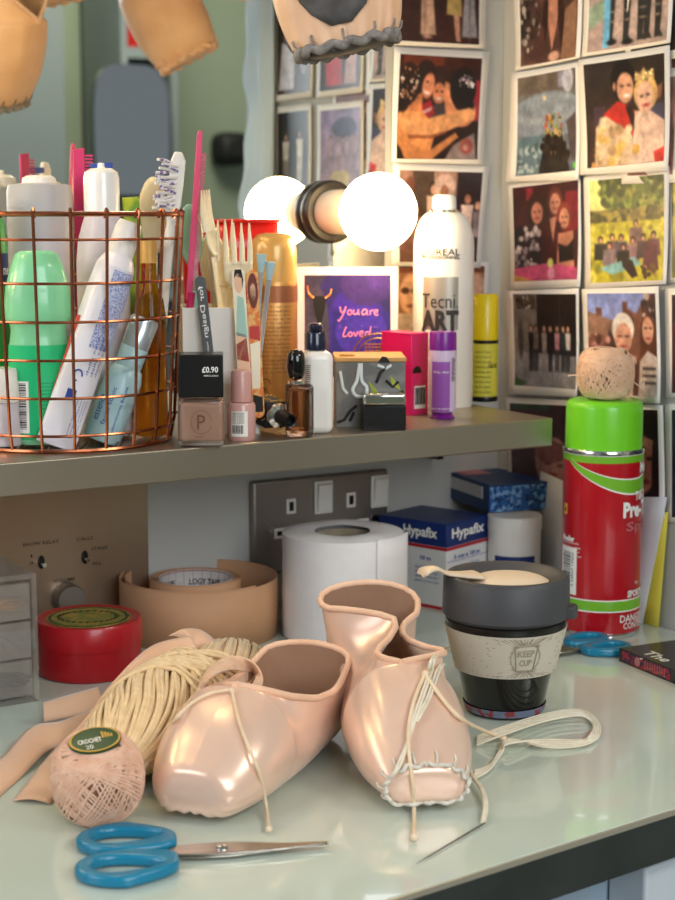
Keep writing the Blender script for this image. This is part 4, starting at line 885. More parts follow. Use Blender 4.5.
# ------------------------------------------------------------------ scissors
def scissors(label, loc, rot, L, hand, open_a, hw):
    s = thing('scissors', label, 'scissors', loc, rot)
    # local x from handles (negative) to tips (positive), pivot at the origin
    for sg in (-1, 1):
        mx = Rz(sg * open_a) 
        g = Geo().prism([(-.030, -.0052 * sg), (-.004, -.0085 * sg), (L * .5, -.0068 * sg), (L * .96, -.0022 * sg), (L, .0004 * sg), (L * .6, .0016 * sg), (.006, .0082 * sg), (-.014, .0085 * sg), (-.030, .0060 * sg)][::sg], .0032 + .0007 * sg - .0006, .0032 + .0007 * sg + .0006, mx=mx)
        obj('blade', g, K['blade'], s, bevel=.0003)
        # handle: outer contour with finger hole, built as a ring strip
        xr = -min(.025, hand * .30); hx = -hand * .64; rl_, rr_ = hand + hx, xr - hx; hy = sg * hw * .52; n = 48
        ou = []; inn = []
        for q in range(n):
            a = 2 * PI * q / n; ca, sa = math.cos(a), math.sin(a)
            if ca < 0: ox, oy = hx + rl_ * ca, hy + hw * .50 * sa
            else:
                pw = abs(ca) ** .55; ox = hx + rr_ * pw
                oy = hy - sg * hw * .14 * pw + hw * (.50 - .20 * pw) * math.copysign(abs(sa) ** .55, sa)
            oy = max(oy, .0005) if sg > 0 else min(oy, -.0005)
            ou.append((ox, oy))
            inn.append((hx - hand * .03 + (hand * .27 if ca > 0 else hand * .22) * ca, hy + sg * hw * .0 + hw * .25 * sa * (1 - .3 * ca)))
        v = []; zt = .0075
        for (a_, z_) in ((ou, .0006), (ou, zt), (inn, zt), (inn, .0006)): v += [(x, y, z_) for x, y in a_]
        f = []
        for rI in range(4):
            for q in range(n):
                q2 = (q + 1) % n; f.append((rI * n + q, rI * n + q2, ((rI + 1) % 4) * n + q2, ((rI + 1) % 4) * n + q))
        g = Geo().add(v, f, mx=mx)
        obj('handle', g, K['teal'], s, bevel=.0022, seg=3)
    obj('pivot_screw', Geo().lathe([(0, .0045), (.0034, .0045), (.0032, .0056), (.0022, .0062), (0, .0062)], 24), K['chrome'], s)
    return s
p0 = at_z(222, 855); p1 = at_z(329, 849); ph = at_z(74, 874)
L = (p1 - p0).length; hand = (p0 - ph).length
scissors('teal handled scissors lying in front of the pointe shoes', p0, math.atan2((p1 - p0).y, (p1 - p0).x), L, hand - .002, .012, M_(33, p0) / .45 * .98)
ph = at_z(645, 640); pv = at_z(566, 652)
d = pv - ph
scissors('teal handled scissors lying at the foot of the red spray can', at_z(556, 655), math.atan2(d.y, d.x) , .035, .062, .015, .031)
# ------------------------------------------------------------------ book
c = at_z(672, 683); l = at_z(619, 661); 
d = (c - l); ra = math.atan2(d.y, d.x)
bw = d.length; hb_ = zrow(l, 655)
bk = thing('book', 'black paperback with a red patterned spine at the counter edge', 'book', l, ra)
# spine along the near edge (local -y), cover going back to the wall
BL = .105; hh_ = M_(13.5, l)
obj('pages', Geo().box(.0008, bw * 1.45, .0008, BL - .001, .0008, hh_ - .0008), K['book_pages'], bk)
obj('cover', Geo().box(0, bw * 1.46, .0003, BL, hh_ - .0008, hh_).box(0, bw * 1.46, .0003, BL, 0, .0008).box(0, bw * 1.46, 0, .0008, 0, hh_), K['book_black'], bk)
sp = obj('spine_art', Geo().box(bw * .06, bw * .97, -.0003, -.0001, hh_ * .12, hh_ * .88), K['book_art'], bk)
g = Geo()
for i in range(9): 
    x = bw * (.5 + .045 * i); g.box(x, x + .0012, -.0005, -.0003, hh_ * .2, hh_ * .8).box(x - .001, x + .002, -.0005, -.0003, hh_ * (.2 + .06 * (i % 4)), hh_ * (.3 + .06 * (i % 4)))
obj('spine_pattern', g, K['print_pink'], sp)
obj('spine_roundel', Geo().lathe([(0, 0), (.0035, 0), (.0035, .0004), (0, .0004)], 20, mx=Tr(bw * .36, -.0003, hh_ / 2) @ Rx(PI / 2)), K['pink_label'], sp)
q = at_z(640, 653, hh_); lx = local(l, ra, q)
g = Geo(); g.text('The', .030, .012, facemap((lx[0], lx[1] , hh_ + .0002), (1, 0, 0), (0, 1, 0)), bold=.01, cx=False); g.text('R', .004, .004, facemap((lx[0] + .013, lx[1] - .012, hh_ + .0002), (1, 0, 0), (0, 1, 0)), cx=False)
obj('lettering', g, K['print_white'], bk)
# ================================================================== things on the steel shelf
def sh_m(px, w): return M_(1.0, shelf(px, w)) * px
def ztop(p, py): return zrow(p, py) - SH          # height above the shelf of row py at p
# ------------------------------------------------------------------ hairspray can
c = shelf(442, .075); r = M_(30, c); f_ = Vector((c.x, c.y - r, 0))
zz = lambda py: ztop(f_, py)
zb = 0
h = thing('hairspray_can', 'tall white hairspray can with silver grey label panel next to the glowing bulb', 'spray can', c, facing(c))
zs = zz(250)
b = obj('body', Geo().lathe([(0, .002), (r - .003, .001), (r - .001, 0), (r, .002), (r, zs)] + [(r * (.46 + .54 * math.cos(a)), zs + (zz(212) - zs) * math.sin(a)) for a in [math.radians(q) for q in range(8, 91, 8)]], 64), K['hair_white'], h)
rn = r * .46
obj('neck_ring', Geo().lathe([(rn, zz(214)), (rn + .0012, zz(213)), (rn + .0012, zz(210)), (rn - .001, zz(209))], 48), K['chrome'], h)
obj('cap', Geo().lathe([(rn - .0005, zz(211)), (rn - .0015, zz(209)), (rn - .0022, zz(197)), (rn - .004, zz(194.5)), (0, zz(194))], 48), K['white_gloss'], h)
lp = obj('label_panel', Geo().patch(r + .0002, -.72, .50, zz(330), zz(277), 24), K['hair_silver'], b)
g = Geo(); wm = M_(1, c)
g.text('Tecni.', 38 * wm, 14 * wm, cylmap(r + .0010, -.12, zz(301)), bold=.0); g.text('ART', 39 * wm, 21 * wm, cylmap(r + .0012, -.12, zz(321)), bold=.04)
obj('lettering', g, K['print_dark'], lp)
g = Geo(); g.text("L'OREAL", 40 * wm, 6.5 * wm, cylmap(r + .0004, -.12, zz(252)), bold=.01); g.text('PROFESSIONNEL', 41 * wm, 3.4 * wm, cylmap(r + .0004, -.12, zz(257.5)), bold=.03)
obj('brand_lettering', g, K['print_dark'], b)
# ------------------------------------------------------------------ yellow glue bottle
c = shelf(483.5, .065); r = M_(13.3, c); f_ = Vector((c.x, c.y - r, 0)); zz = lambda py: ztop(f_, py)
y = thing('yellow_bottle', 'slim yellow bottle with yellow cap at the shelf end', 'bottle', c, facing(c))
b = obj('body', Geo().lathe([(0, .0045), (r, .0045), (r, zz(343))], 40), K['yellow_label'], y)
obj('base_ring', Geo().lathe([(0, 0), (r - .0004, 0), (r + .0003, .001), (r + .0003, .0045), (r, .005)], 40), K['black'], y)
obj('neck_band', Geo().lathe([(r + .0002, zz(344)), (r + .0002, zz(340.5)), (r - .001, zz(340.5))], 40), K['black'], y)
obj('cap', Geo().lathe([(r - .0002, zz(340.5)), (r - .0003, zz(297)), (r - .002, zz(294.5)), (0, zz(294.5))], 40), K['yellow'], y)
g = Geo()
for i in range(9): g.text('solvent free adhesive glue'[: 14 + i], r * 1.3, .0022, cylmap(r + .0003, -.15, zz(352 + i * 5)))
g.text('GLUE', r * .8, .004, cylmap(r + .0003, .7, zz(366)), bold=.03)
obj('small_print', g, K['print_dark'], b)
# ------------------------------------------------------------------ purple glue stick
c = shelf(442, .150); r = M_(13.8, c); f_ = Vector((c.x, c.y - r, 0)); zz = lambda py: ztop(f_, py)
p = thing('glue_stick', 'purple glue stick standing in front of the hairspray', 'glue stick', c, facing(c))
obj('foot', Geo().lathe([(0, 0), (r * .86, 0), (r * .9, .0008), (r * .72, .0035), (r * .8, .006), (0, .006)], 40), K['purple'], p)
b = obj('body', Geo().lathe([(0, .006), (r * .95, .006), (r * .97, .008), (r, zz(352)), (r * .98, zz(350)), (0, zz(350))], 40), K['clear_pale'], p)
obj('cap', Geo().lathe([(r * .99, zz(351)), (r * .98, zz(335)), (r * .93, zz(332.5)), (0, zz(332.5))], 40), K['purple'], p)
lb = obj('label', Geo().patch(r + .0002, -.85, .55, zz(412), zz(362), 16), K['purple_body'], b)
g = Geo()
for i in range(16): g.patch(r + .0004, .68, 1.05 - .12 * (i % 3 == 0), zz(381.5 - i * 1.5), zz(380.8 - i * 1.5), 4)
obj('barcode', g, K['black'], b)
g = Geo(); g.text('goes on purple', r * 1.6, .0022, cylmap(r + .0005, -.1, zz(409))); g.text('dries clear', r * 1.2, .0022, cylmap(r + .0005, -.1, zz(372)))
obj('small_print', g, K['print_white'], lb)
# ------------------------------------------------------------------ rotated cuboids
def rotbox(px_edge, w, px_l, px_r, rot):
    c = shelf(px_edge, w)
    return c, xat(rot, px_r, c, 'x'), xat(rot, px_l, c, 'y')
# magenta box
c, bx, by = rotbox(411, .125, 381, 428, math.radians(40)); hz = ztop(c, 334)
m = thing('magenta_box', 'magenta pink cardboard box behind the patterned box', 'box', c, math.radians(40))
obj('carton', Geo().box(0, bx, 0, by, 0, hz), K['magenta'], m, bevel=.0006)
obj('top_lid', Geo().box(-.0004, bx + .0004, -.0004, by + .0004, hz - .0005, hz + .0004), K['magenta'], m, bevel=.0003)
g = Geo().add([(bx * .12 + math.cos(a) * .0052 + .004, -.0004, hz * .52 + math.sin(a) * .006) for a in [PI * q / 10 for q in range(11)]], [tuple(range(11))])
obj('black_motif', g, K['black'], m)
bc = obj('barcode_panel', Geo().box(bx * .16, bx * .80, -.0005, -.0003, hz * .08, hz * .36), K['print_white'], m)
g = Geo(); x = bx * .2
while x < bx * .74: w_ = random.choice((.0003, .0005, .0008)); g.box(x, x + w_, -.0008, -.0006, hz * .13, hz * .34); x += w_ + random.choice((.0003, .0006))
obj('barcode', g, K['black'], bc)
# patterned box with wooden lid
c, bx, by = rotbox(336, .158, 333, 405, math.radians(2)); hz = ztop(c, 362); by = .055
m = thing('patterned_box', 'grey fabric covered box with yellow and white pattern and wooden lid', 'box', c, math.radians(2))
obj('body', Geo().box(0, bx, 0, by, 0, hz), K['cloth_grey'], m, bevel=.0006)
lid = obj('lid', Geo().box(-.001, bx + .001, -.001, by + .001, hz, hz + .0035), K['wood_lid'], m, bevel=.0008)
g = Geo(); g.tube([(bx * .12 + .005 * math.cos(t) + .0006 * t, by * .3 + .004 * math.sin(t), hz + .0042) for t in [q * .4 for q in range(24)]], .0009, 6)
obj('lid_tassel', g, K['wood_lid'], lid)
obj('lid_notch', Geo().prism([(bx * .60, 0), (bx * .78, 0), (bx * .73, .0045), (bx * .66, .005)], -.0004, .0001, mx=Tr(0, -.0011, hz - .0005) @ Rx(PI / 2)), K['cloth_black'], lid)
g = Geo(); Y0 = -.0005
def shp(pts, m_): return obj('cloth_print', Geo().add([(bx * u, Y0, hz * v) for u, v in pts], [tuple(range(len(pts)))]), m_, m, sharp=180)
g = Geo().tube([(bx * u, Y0, hz * v) for u, v in catmull([(.34, .98, 0), (.30, .72, 0), (.24, .58, 0), (.30, .48, 0), (.42, .5, 0), (.44, .62, 0), (.37, .72, 0), (.36, .98, 0)], 5) and [(q.x, q.y) for q in catmull([(.34, .98, 0), (.30, .72, 0), (.24, .58, 0), (.30, .48, 0), (.42, .5, 0), (.44, .62, 0), (.37, .72, 0), (.36, .98, 0)], 5)]], .0014, 6)
g.tube([(bx * .06, Y0, hz * .86), (bx * .1, Y0, hz * .6), (bx * .16, Y0, hz * .52)], .0012, 6); g.tube([(bx * .6, Y0, hz * .95), (bx * .72, Y0, hz * .9), (bx * .8, Y0, hz * .95)], .0012, 6)
obj('cloth_white_print', g, K['cloth_white'], m)
g = Geo()
for pts in ([(.46, .72), (.6, .56), (.66, .44), (.54, .5)], [(.78, .8), (.9, .66), (.94, .56), (.8, .66)], [(.58, .5), (.72, .46), (.7, .38)]): g.add([(bx * u, Y0 - .0002, hz * v) for u, v in pts], [tuple(range(len(pts)))])
obj('cloth_yellow_print', g, K['cloth_yellow'], m)
g = Geo()
for pts in ([(.02, .08), (.12, .12), (.2, .25), (.3, .34)], [(.58, .68), (.64, .84), (.72, .92)], [(.72, .72), (.82, .62), (.9, .7)], [(.2, .1), (.26, .24)], [(.96, .2), (.9, .4), (.96, .56)]):
    obj('cloth_black_print', Geo().tube([(bx * u, Y0, hz * v) for u, v in pts], .0013, 6), K['cloth_black'], m)
# small black box with silver lid
c, bx, by = rotbox(363, .186, 362, 406, math.radians(4)); by = .028; hz = ztop(c, 406)
m = thing('compact_box', 'small black box with a shiny silver lid in front of the patterned box', 'box', c, math.radians(4))
obj('base', Geo().box(0, bx, 0, by, 0, hz), K['black'], m, bevel=.0008)
obj('silver_lid', Geo().box(.0002, bx - .0002, .0002, by - .0002, hz, hz + M_(12, c)), K['chrome'], m, bevel=.0022, seg=3)
# picture card 'you are loved'
c = shelf(347, .058); 
cd = thing('picture_card', 'white bordered card reading you are loved in pink neon writing', 'card', c, math.radians(3), mx=Matrix.Translation(c) @ Rz(math.radians(2)) @ Rx(-.05))
kx = M_(1, c); W2 = 50 * kx; Ht = ztop(c, 267)
obj('card', Geo().box(-W2, W2, 0, .0012, 0, Ht), K['paper'], cd)
ops = [('g', '3a3048', '2c2638'), ('n', 4, .3), ('e', .62, .35, .5, .5, '2c1a60'), ('e', .6, .55, .35, .45, '3a1e90'), ('e', .72, .1, .3, .2, '40246c'), rect(.32, .36, .98, .98, '2a1a80'), ('e', .66, .55, .3, .25, '4a2cb0'), ('e', .13, .6, .16, .5, '4a4050'), ('n', 9, .1)]
C, nx, ny = paint(ops, 70, 70, 51)
ZZ = lambda py: (267 - py) * kx + Ht
x0, x1, z0, z1 = (305.5 - 347.5) * kx, (391 - 347.5) * kx, ZZ(376), ZZ(275)
g = Geo().grid(lambda u, v: (x0 + (x1 - x0) * u, -.0003, z1 + (z0 - z1) * v), nx, ny)
pr = obj('picture', g, K['print'], cd)
at = pr.data.attributes.new('Col', 'FLOAT_COLOR', 'POINT'); at.data.foreach_set('color', np.concatenate([C.reshape(-1, 3), np.ones((nx * ny, 1))], 1).ravel())
# handwritten neon lettering, strokes in crop pixels (crop 650x900 of 130x180)
def st(pts): return [((290 + x / 5 - 347.5) * kx, -.0006, ZZ(260 + y / 5)) for x, y in pts]
strokes = [[(253, 232), (258, 256), (270, 258), (282, 232)], [(283, 230), (272, 262), (250, 300), (242, 296)], [(300, 246), (292, 256), (294, 270), (306, 270), (312, 256), (302, 246)], [(322, 246), (320, 264), (328, 270), (340, 262), (344, 246)], [(344, 246), (344, 268), (350, 270)],
           [(386, 248), (372, 246), (362, 260), (368, 272), (382, 264), (388, 248)], [(388, 248), (388, 270), (394, 272)], [(402, 250), (404, 272)], [(404, 258), (412, 250), (420, 250)], [(424, 262), (438, 258), (438, 248), (428, 250), (424, 264), (432, 274), (444, 270)],
           [(284, 330), (276, 350), (268, 374), (276, 380), (288, 374)], [(302, 356), (294, 366), (298, 378), (308, 378), (314, 366), (304, 356)], [(322, 356), (330, 378), (342, 354)], [(350, 368), (364, 364), (366, 354), (354, 356), (350, 370), (358, 380), (370, 374)], [(396, 356), (382, 358), (378, 372), (388, 378), (398, 364)], [(408, 328), (402, 356), (400, 378)]]
g = Geo()
for s_ in strokes: g.tube(catmull([Vector(q) for q in st(s_)], 5), .00062, 6)
obj('neon_lettering', g, K['neon'], pr)
g = Geo()
for s_ in ([(268, 290), (272, 292)], [(282, 290), (286, 292)], [(246, 318), (256, 330), (248, 340)], [(358, 324), (364, 328)], [(418, 336), (430, 332), (442, 338)]): g.tube([Vector(q) for q in st(s_)], .0005, 5)
obj('neon_reflection_mark', g, K['neon_dim'], pr)
g = Geo()
for s_ in ([(92, 128), (96, 160), (112, 182), (124, 186)], [(210, 142), (204, 168), (188, 184), (178, 188)]): g.tube(catmull([Vector(q) for q in st(s_)], 5), [.0007] * 6 + [.0011] * 10, 6)
obj('horn_print', g, K['art_orange'], pr)
g = Geo().add([(x, -.0006, z) for x, _, z in st([(120, 186), (136, 178), (166, 178), (184, 188), (178, 240), (166, 296), (150, 318), (138, 300), (124, 244)])], [tuple(range(9))])
obj('skull_print', g, K['cloth_black'], pr)
# gold wire ornament standing on the wooden lid
c = shelf(372, .082); c.z = T + SH + 0; zl_ = ztop(c, 353)
c2 = c + Vector((0, 0, zl_)); kx = M_(1, c)
w = thing('gold_ornament', 'gold wire fan shaped hair ornament standing behind the wooden lid', 'hair ornament', Vector((c.x, c.y, T + SH)), math.radians(2))
zz = lambda py: ztop(c, py); X = lambda px: (px - 372) * kx
g = Geo()
for R_ in (25, 20): g.tube([(X(378) - R_ * kx * math.cos(a), 0, zz(356) + R_ * kx * .9 * math.sin(a)) for a in [PI * q / 24 for q in range(25)]], .0007, 6)
obj('wire_arch', g, K['gold_wire'], w)
g = Geo()
for i in range(7): g.tube([(X(366) + i * 3.4 * kx, 0, zz(356)), (X(366) + i * 3.4 * kx, 0, zz(344))], .0005, 5)
for i in range(4): g.tube([(X(364), 0, zz(354 - i * 3.3)), (X(388), 0, zz(354 - i * 3.3))], .0005, 5)
obj('wire_mesh', g, K['gold_wire'], w)
g = Geo().tube([(X(352), 0, 0), (X(352), 0, zz(354))], .0008, 6).tube([(X(404), 0, 0), (X(404), 0, zz(354))], .0008, 6); g.tube([(X(352), 0, zz(356)), (X(404), 0, zz(356))], .0007, 6)
obj('wire_base', g, K['gold_wire'], w)
# ------------------------------------------------------------------ lotion bottle, perfume, lying bottle
c, bx, by = rotbox(305, .182, 303, 334, math.radians(8)); by = .030; c0 = c
m = thing('lotion_bottle', 'white lotion bottle with a navy blue pump cap', 'bottle', c, math.radians(8)); zz = lambda py: ztop(c, py)
obj('body', Geo().box(0, bx, 0, by, 0, zz(352)), K['lotion'], m, bevel=.0062, seg=5)
ka = M_(1, c); R_ = 11 * ka; mx = Tr(bx * .48 - .0008, by / 2, 0)
cp = obj('pump_collar', Geo().lathe([(0, zz(351)), (R_, zz(351)), (R_, zz(335)), (R_ - .0008, zz(333)), (0, zz(333))], 40, mx=mx), K['navy_cap'], m)
obj('pump_head', Geo().lathe([(0, zz(333)), (R_ * .62, zz(333)), (R_ * .66, zz(327)), (R_ * .5, zz(324.5)), (0, zz(324))], 32, mx=mx).box(-.003, .003, -R_ * 1.05, 0, zz(330), zz(326), mx=mx), K['navy_cap'], cp, bevel=.0005)
g = Geo()
for i in range(14): g.box(bx * .02, bx * .2, -.0002, -.0001, zz(366 + i * 2.0), zz(365.2 + i * 2.0))
obj('label_print', g, K['print_brown'], m)
# perfume bottle
c, bx, by = rotbox(286, .188, 284, 314, math.radians(6)); by = .020; zz = lambda py: ztop(c, py); ka = M_(1, c)
m = thing('perfume_bottle', 'clear perfume bottle with brown liquid and tall black oval cap', 'perfume bottle', c, math.radians(6))
obj('glass_body', Geo().box(0, bx, 0, by, 0, zz(385)), K['glass'], m, bevel=.003, seg=3)
obj('liquid', Geo().box(.003, bx - .003, .003, by - .003, .004, zz(389)), K['brown_glass'], m, bevel=.002)
mx = Tr(bx * .40, by / 2, 0)
obj('collar', Geo().lathe([(0, zz(386)), (.0065, zz(386)), (.0065, zz(382)), (0, zz(382))], 32, mx=mx), K['chrome'], m)
hc = zz(350) - zz(382); cz_ = (zz(350) + zz(382)) / 2
obj('cap', Geo().lathe([(9.8 * ka * max(0, 1 - abs(t) ** 2.6) ** (1 / 2.6), cz_ + t * hc / 2) for t in [q / 10 for q in range(-10, 11)]], 36, mx=mx), K['black_gloss'], m)
# dark patterned bottle lying towards the viewer, black cap with silver ring
c = shelf(280, .176); ka = M_(1, c); R_ = 15.5 * ka
d_ = Vector((.50, -.86, -.10)).normalized()
tail = c + Vector((-.012, .016, R_ + .006)); 
q = d_.to_track_quat('Z', 'Y').to_matrix().to_4x4()
m = thing('polish_bottle', 'dark patterned bottle lying on its side, black cap and silver ring facing out', 'bottle', c, mx=Matrix.Translation(tail) @ q)
R_ *= .86
obj('body', Geo().box(-R_, R_, -R_, R_, -.014, .020), K['cloth_black'], m, bevel=.003, seg=3)
g = Geo()
for s_ in range(4):
    for i in range(16):
        a0_, z0_ = random.uniform(-.8, .8) * R_, random.uniform(-.012, .018); an = random.random() * PI
        g.tube([(a0_ + .003 * math.cos(an) * t, -R_ - .0001, z0_ + .003 * math.sin(an) * t) for t in (-1, 0, 1)], .0003, 4, mx=Rz(s_ * PI / 2))
obj('line_pattern', g, K['print_yellow'], m)
rg_ = obj('silver_ring', Geo().lathe([(R_ * .50, .0195), (R_ * .92, .020), (R_ * .96, .0215), (R_ * .9, .024), (R_ * .55, .025)], 40), K['chrome'], m)
obj('cap', Geo().lathe([(0, .022), (R_ * .55, .022), (R_ * .56, .040), (R_ * .50, .042), (R_ * .42, .0415), (R_ * .40, .036), (0, .036)], 36), K['black'], m)
# ------------------------------------------------------------------ gold spray can
c = shelf(274.5, .072); r = M_(23.5, c); f_ = Vector((c.x, c.y - r, 0)); zz = lambda py: ztop(f_, py)
m = thing('gold_spray_can', 'gold aerosol can with rounded gold cap behind the forks', 'spray can', c, facing(c))
b = obj('body', Geo().lathe([(0, 0), (r - .001, 0), (r, .0015), (r, zz(284)), (r - .0012, zz(280))], 56), K['gold_can'], m)
obj('cap', Geo().lathe([(r - .0005, zz(283)), (r - .0004, zz(262)), (r * .97, zz(250)), (r * .88, zz(240)), (r * .66, zz(234.5)), (r * .3, zz(233)), (0, zz(233))], 56), K['gold_cap'], m)
obj('copper_band', Geo().patch(r + .0002, -PI, PI, zz(303), zz(286), 60), K['copper_band'], b)
g = Geo()
for i in range(17): g.text(('hold spray for hair shine', 'directions shake well before', 'caution pressurised container', 'avoid contact with the eyes')[i % 4], r * 1.75, .0024, cylmap(r + .0003, -.08, zz(307 + i * 4.1)))
g.tube([cylmap(r + .0004, -.35, zz(384))(.0042 * math.cos(a), .0042 * math.sin(a)) for a in [q * .5 for q in range(11)]], .0005, 5)
g.tube([cylmap(r + .0004, -.35, zz(392))(x, y) for x, y in ((-.003, -.003), (0, .003), (.003, -.003), (-.003, -.003))], .0005, 5)
obj('small_print', g, K['print_brown'], b)
# ------------------------------------------------------------------ red plastic tub behind the forks
c = shelf(246, .030); ka = M_(1, c); zz = lambda py: ztop(c, py)
m = thing('red_tub', 'red plastic tub behind the white plastic forks', 'tub', c, math.radians(10))
g = Geo(); 
def rtub(u, v):
    a = u * 2 * PI; s_ = 1 - .12 * (1 - v); ca, sa = math.cos(a), math.sin(a); p_ = .35
    return (math.copysign(abs(ca) ** p_, ca) * 32 * ka * s_, math.copysign(abs(sa) ** p_, sa) * .024 * s_, v * zz(221))
g.grid(rtub, 64, 8, cu=True); obj('wall', g, K['red_plastic'], m, solid=.0015)
g = Geo().tube([tuple(Vector(rtub(q / 64, 1)) + Vector((0, 0, 0))) for q in range(64)], .0016, 8, closed=True); obj('rim', g, K['red_plastic'], m)
obj('base', Geo().prism([(rtub(q / 32, 0)[0], rtub(q / 32, 0)[1]) for q in range(32)], .0002, .002), K['red_plastic'], m)
# ------------------------------------------------------------------ white holder and its utensils
hr = math.radians(8); c, bx, by = rotbox(184, .135, 182, 260, hr); by = .060; hz = ztop(c, 308); th = .0018
m = thing('white_holder', 'square white plastic holder full of forks, a comb and files', 'holder', c, hr)
obj('box_shell', Geo().box(0, bx, 0, th, 0, hz).box(0, bx, by - th, by, 0, hz).box(0, th, th, by - th, 0, hz).box(bx - th, bx, th, by - th, 0, hz).box(th, bx - th, th, by - th, 0, th), K['white_plastic'], m, bevel=.0005)
ex = Vector((math.cos(hr), math.sin(hr), 0)); ey = Vector((-math.sin(hr), math.cos(hr), 0)); hc0 = c.copy()
def inh(px, dy): # a point in the holder under pixel column px, dy back from its front face
    o = hc0 + ey * dy; n = ey; d = ray(px, 300); q = CAM + d * ((o - CAM).dot(n) / d.dot(n)); q.z = T + SH; return q
def upright(px0, py0, px1, py1, dy0, dy1):   # base and top points of a leaning stick; base row measured in the holder
    a = inh(px0, dy0); b = inh(px1, dy1); a.z = T + SH + ztop(a, py0); b.z = T + SH + ztop(b, py1); return a, b
def stickmx(a, b, roll=0.0):   # local z from a to b, local -y facing the camera
    z = (b - a).normalized(); y = (a - CAM).normalized(); y = (y - z * y.dot(z)).normalized(); x = y.cross(z)
    mx = Matrix((x, y, z)).transposed().to_4x4(); mx.translation = a; return mx @ Rz(roll)
FL = .0025
def fork(px0, px1, pytop, dy, label, roll=0):
    a, b = upright(px0, 392, px1, pytop, dy, dy - .004); L = (b - a).length
    f = thing('plastic_fork', label, 'fork', a, group='white plastic forks in the holder', mx=stickmx(a, b, roll))
    hl = L - .052; n = 10
    g = Geo().grid(lambda u, v: ((u - .5) * interp(v, [0, .15, .8, 1], [.007, .012, .009, .009]), .0012 * math.cos((u - .5) * 3), v * hl), 7, 14)
    obj('handle', g, K['ivory'], f, solid=.0016)
    g = Geo().grid(lambda u, v: ((u - .5) * interp(v, [0, .35, 1], [.009, .021, .023]), .002 * math.sin(v * 2.4) + .002 * (abs(u - .5) * 2) ** 2 * -1, hl + v * .022), 11, 10)
    hd = obj('head', g, K['ivory'], f, solid=.0016)
    for i in range(4):
        x = (i - 1.5) * .0062
        obj('tine', Geo().tube([(x, .0005, hl + .020), (x * 1.02, .0012, hl + .034), (x * 1.0, -.0005, hl + .052)], [.0024, .0020, .0006], 8), K['ivory'], hd)
    return f
fork(229, 206, 190, .012, 'white plastic fork leaning beside the pink tail comb', 1.25)
fork(226, 222, 220, .022, 'white plastic fork half hidden between two other forks', .45)
fork(240, 238, 223, .010, 'white plastic fork with its tines before the red tub', -.15)
fork(246, 218, 250, .034, 'white plastic fork lowest in the holder', .2)
# spoons
def spoon(px0, px1, pytop, dy, m_, label, wd, hl_, name='plastic_spoon'):
    a, b = upright(px0, 400, px1, pytop, dy, dy); L = (b - a).length
    f = thing(name, label, 'spoon', a, mx=stickmx(a, b))
    obj('handle', Geo().grid(lambda u, v: ((u - .5) * interp(v, [0, .2, 1], [.008, .011, .008]), .001 * math.cos((u - .5) * 3), v * (L - hl_ + .004)), 7, 10), m_, f, solid=.0016)
    g = Geo().grid(lambda u, v: (lambda a_, rr_: (rr_ * wd * math.cos(a_), .006 * (1 - rr_ ** 2) - .003, L - hl_ / 2 + rr_ * hl_ / 2 * math.sin(a_)))(u * 2 * PI, v), 32, 7, cu=True)
    obj('bowl', g, m_, f, weld=True, solid=.0014)
    return f
spoon(200, 190, 204, .030, K['mint'] if 0 else mat('mint_pale', '9fd6bb', .3, sss=.1), 'pale mint plastic spoon behind the pink tail comb', .0095, .05)
spoon(222, 212, 232, .04, K['ivory'], 'ivory plastic spoon behind the forks', .011, .05)
# pink tail comb
a, b = upright(186, 360, 204, 131, .006, .006); L = (b - a).length
cm = thing('tail_comb', 'tall pink tail comb rising from the white holder', 'comb', a, mx=stickmx(a, b))
k_ = M_(1, a); w_ = 5.2 * k_
obj('tail', Geo().tube([(0, 0, 0), (-.0005, 0, L * .18), (0, 0, L * .30)], [.0018, .0026, .0034], 10), K['pink'], cm)
obj('spine', Geo().prism([(-w_, L * .27), (-w_ * .1, L * .24), (w_ * .2, L * .30), (w_ * .2, L * .93), (w_ * .1, L), (-w_ * .6, L), (-w_ * .9, L * .98)][::-1], -.0014, .0014, mx=Matrix(((1, 0, 0, 0), (0, 0, 1, 0), (0, 1, 0, 0), (0, 0, 0, 1)))), K['pink_clear'], cm, bevel=.0005)
g = Geo()
for i in range(58):
    zz_ = L * .31 + i * L * .60 / 58; g.box(w_ * .15, w_ * 1.1, -.0007, .0007, zz_, zz_ + L * .60 / 58 * .5)
obj('comb_tooth', g, K['pink_clear'], cm)
# nail files and tweezers standing in front of the holder
def strip_thing(name, label, cat, px0, py0, px1, py1, w0, dy, wpx, m_, z0=None, th_=.0012):
    a = inh(px0, dy); b = inh(px1, .0 - .0035); a.z = T + SH + max(.0004, ztop(a, py0)); b.z = T + SH + ztop(b, py1)
    L = (b - a).length; f = thing(name, label, cat, a, mx=stickmx(a, b)); w_ = M_(wpx, a) / 2
    n = 10; pts = [(w_ * math.cos(PI + PI * q / n), w_ + w_ * math.sin(PI + PI * q / n)) for q in range(n + 1)] + [(w_ * math.cos(PI * q / n), L - w_ + w_ * math.sin(PI * q / n)) for q in range(n + 1)]
    obj('board', Geo().prism(pts[::-1], -th_ / 2, th_ / 2, mx=Matrix(((1, 0, 0, 0), (0, 0, 1, 0), (0, 1, 0, 0), (0, 0, 0, 1)))), m_, f, bevel=.0003)
    return f, L, w_
f, L, w_ = strip_thing('nail_file', 'grey nail file with white lettering leaning on the white holder', 'nail file', 213, 404, 200, 276, 0, -.016, 10.5, K['grey_file'])
g = Geo(); g.text('for Design', L * .40, .0048, lambda x, y: (-y, -.0009, L * .72 - x), bold=.01); g.text('made in England', L * .25, .002, lambda x, y: (-y + .0002, -.0009, L * .36 - x)); obj('lettering', g, K['print_white'], f)
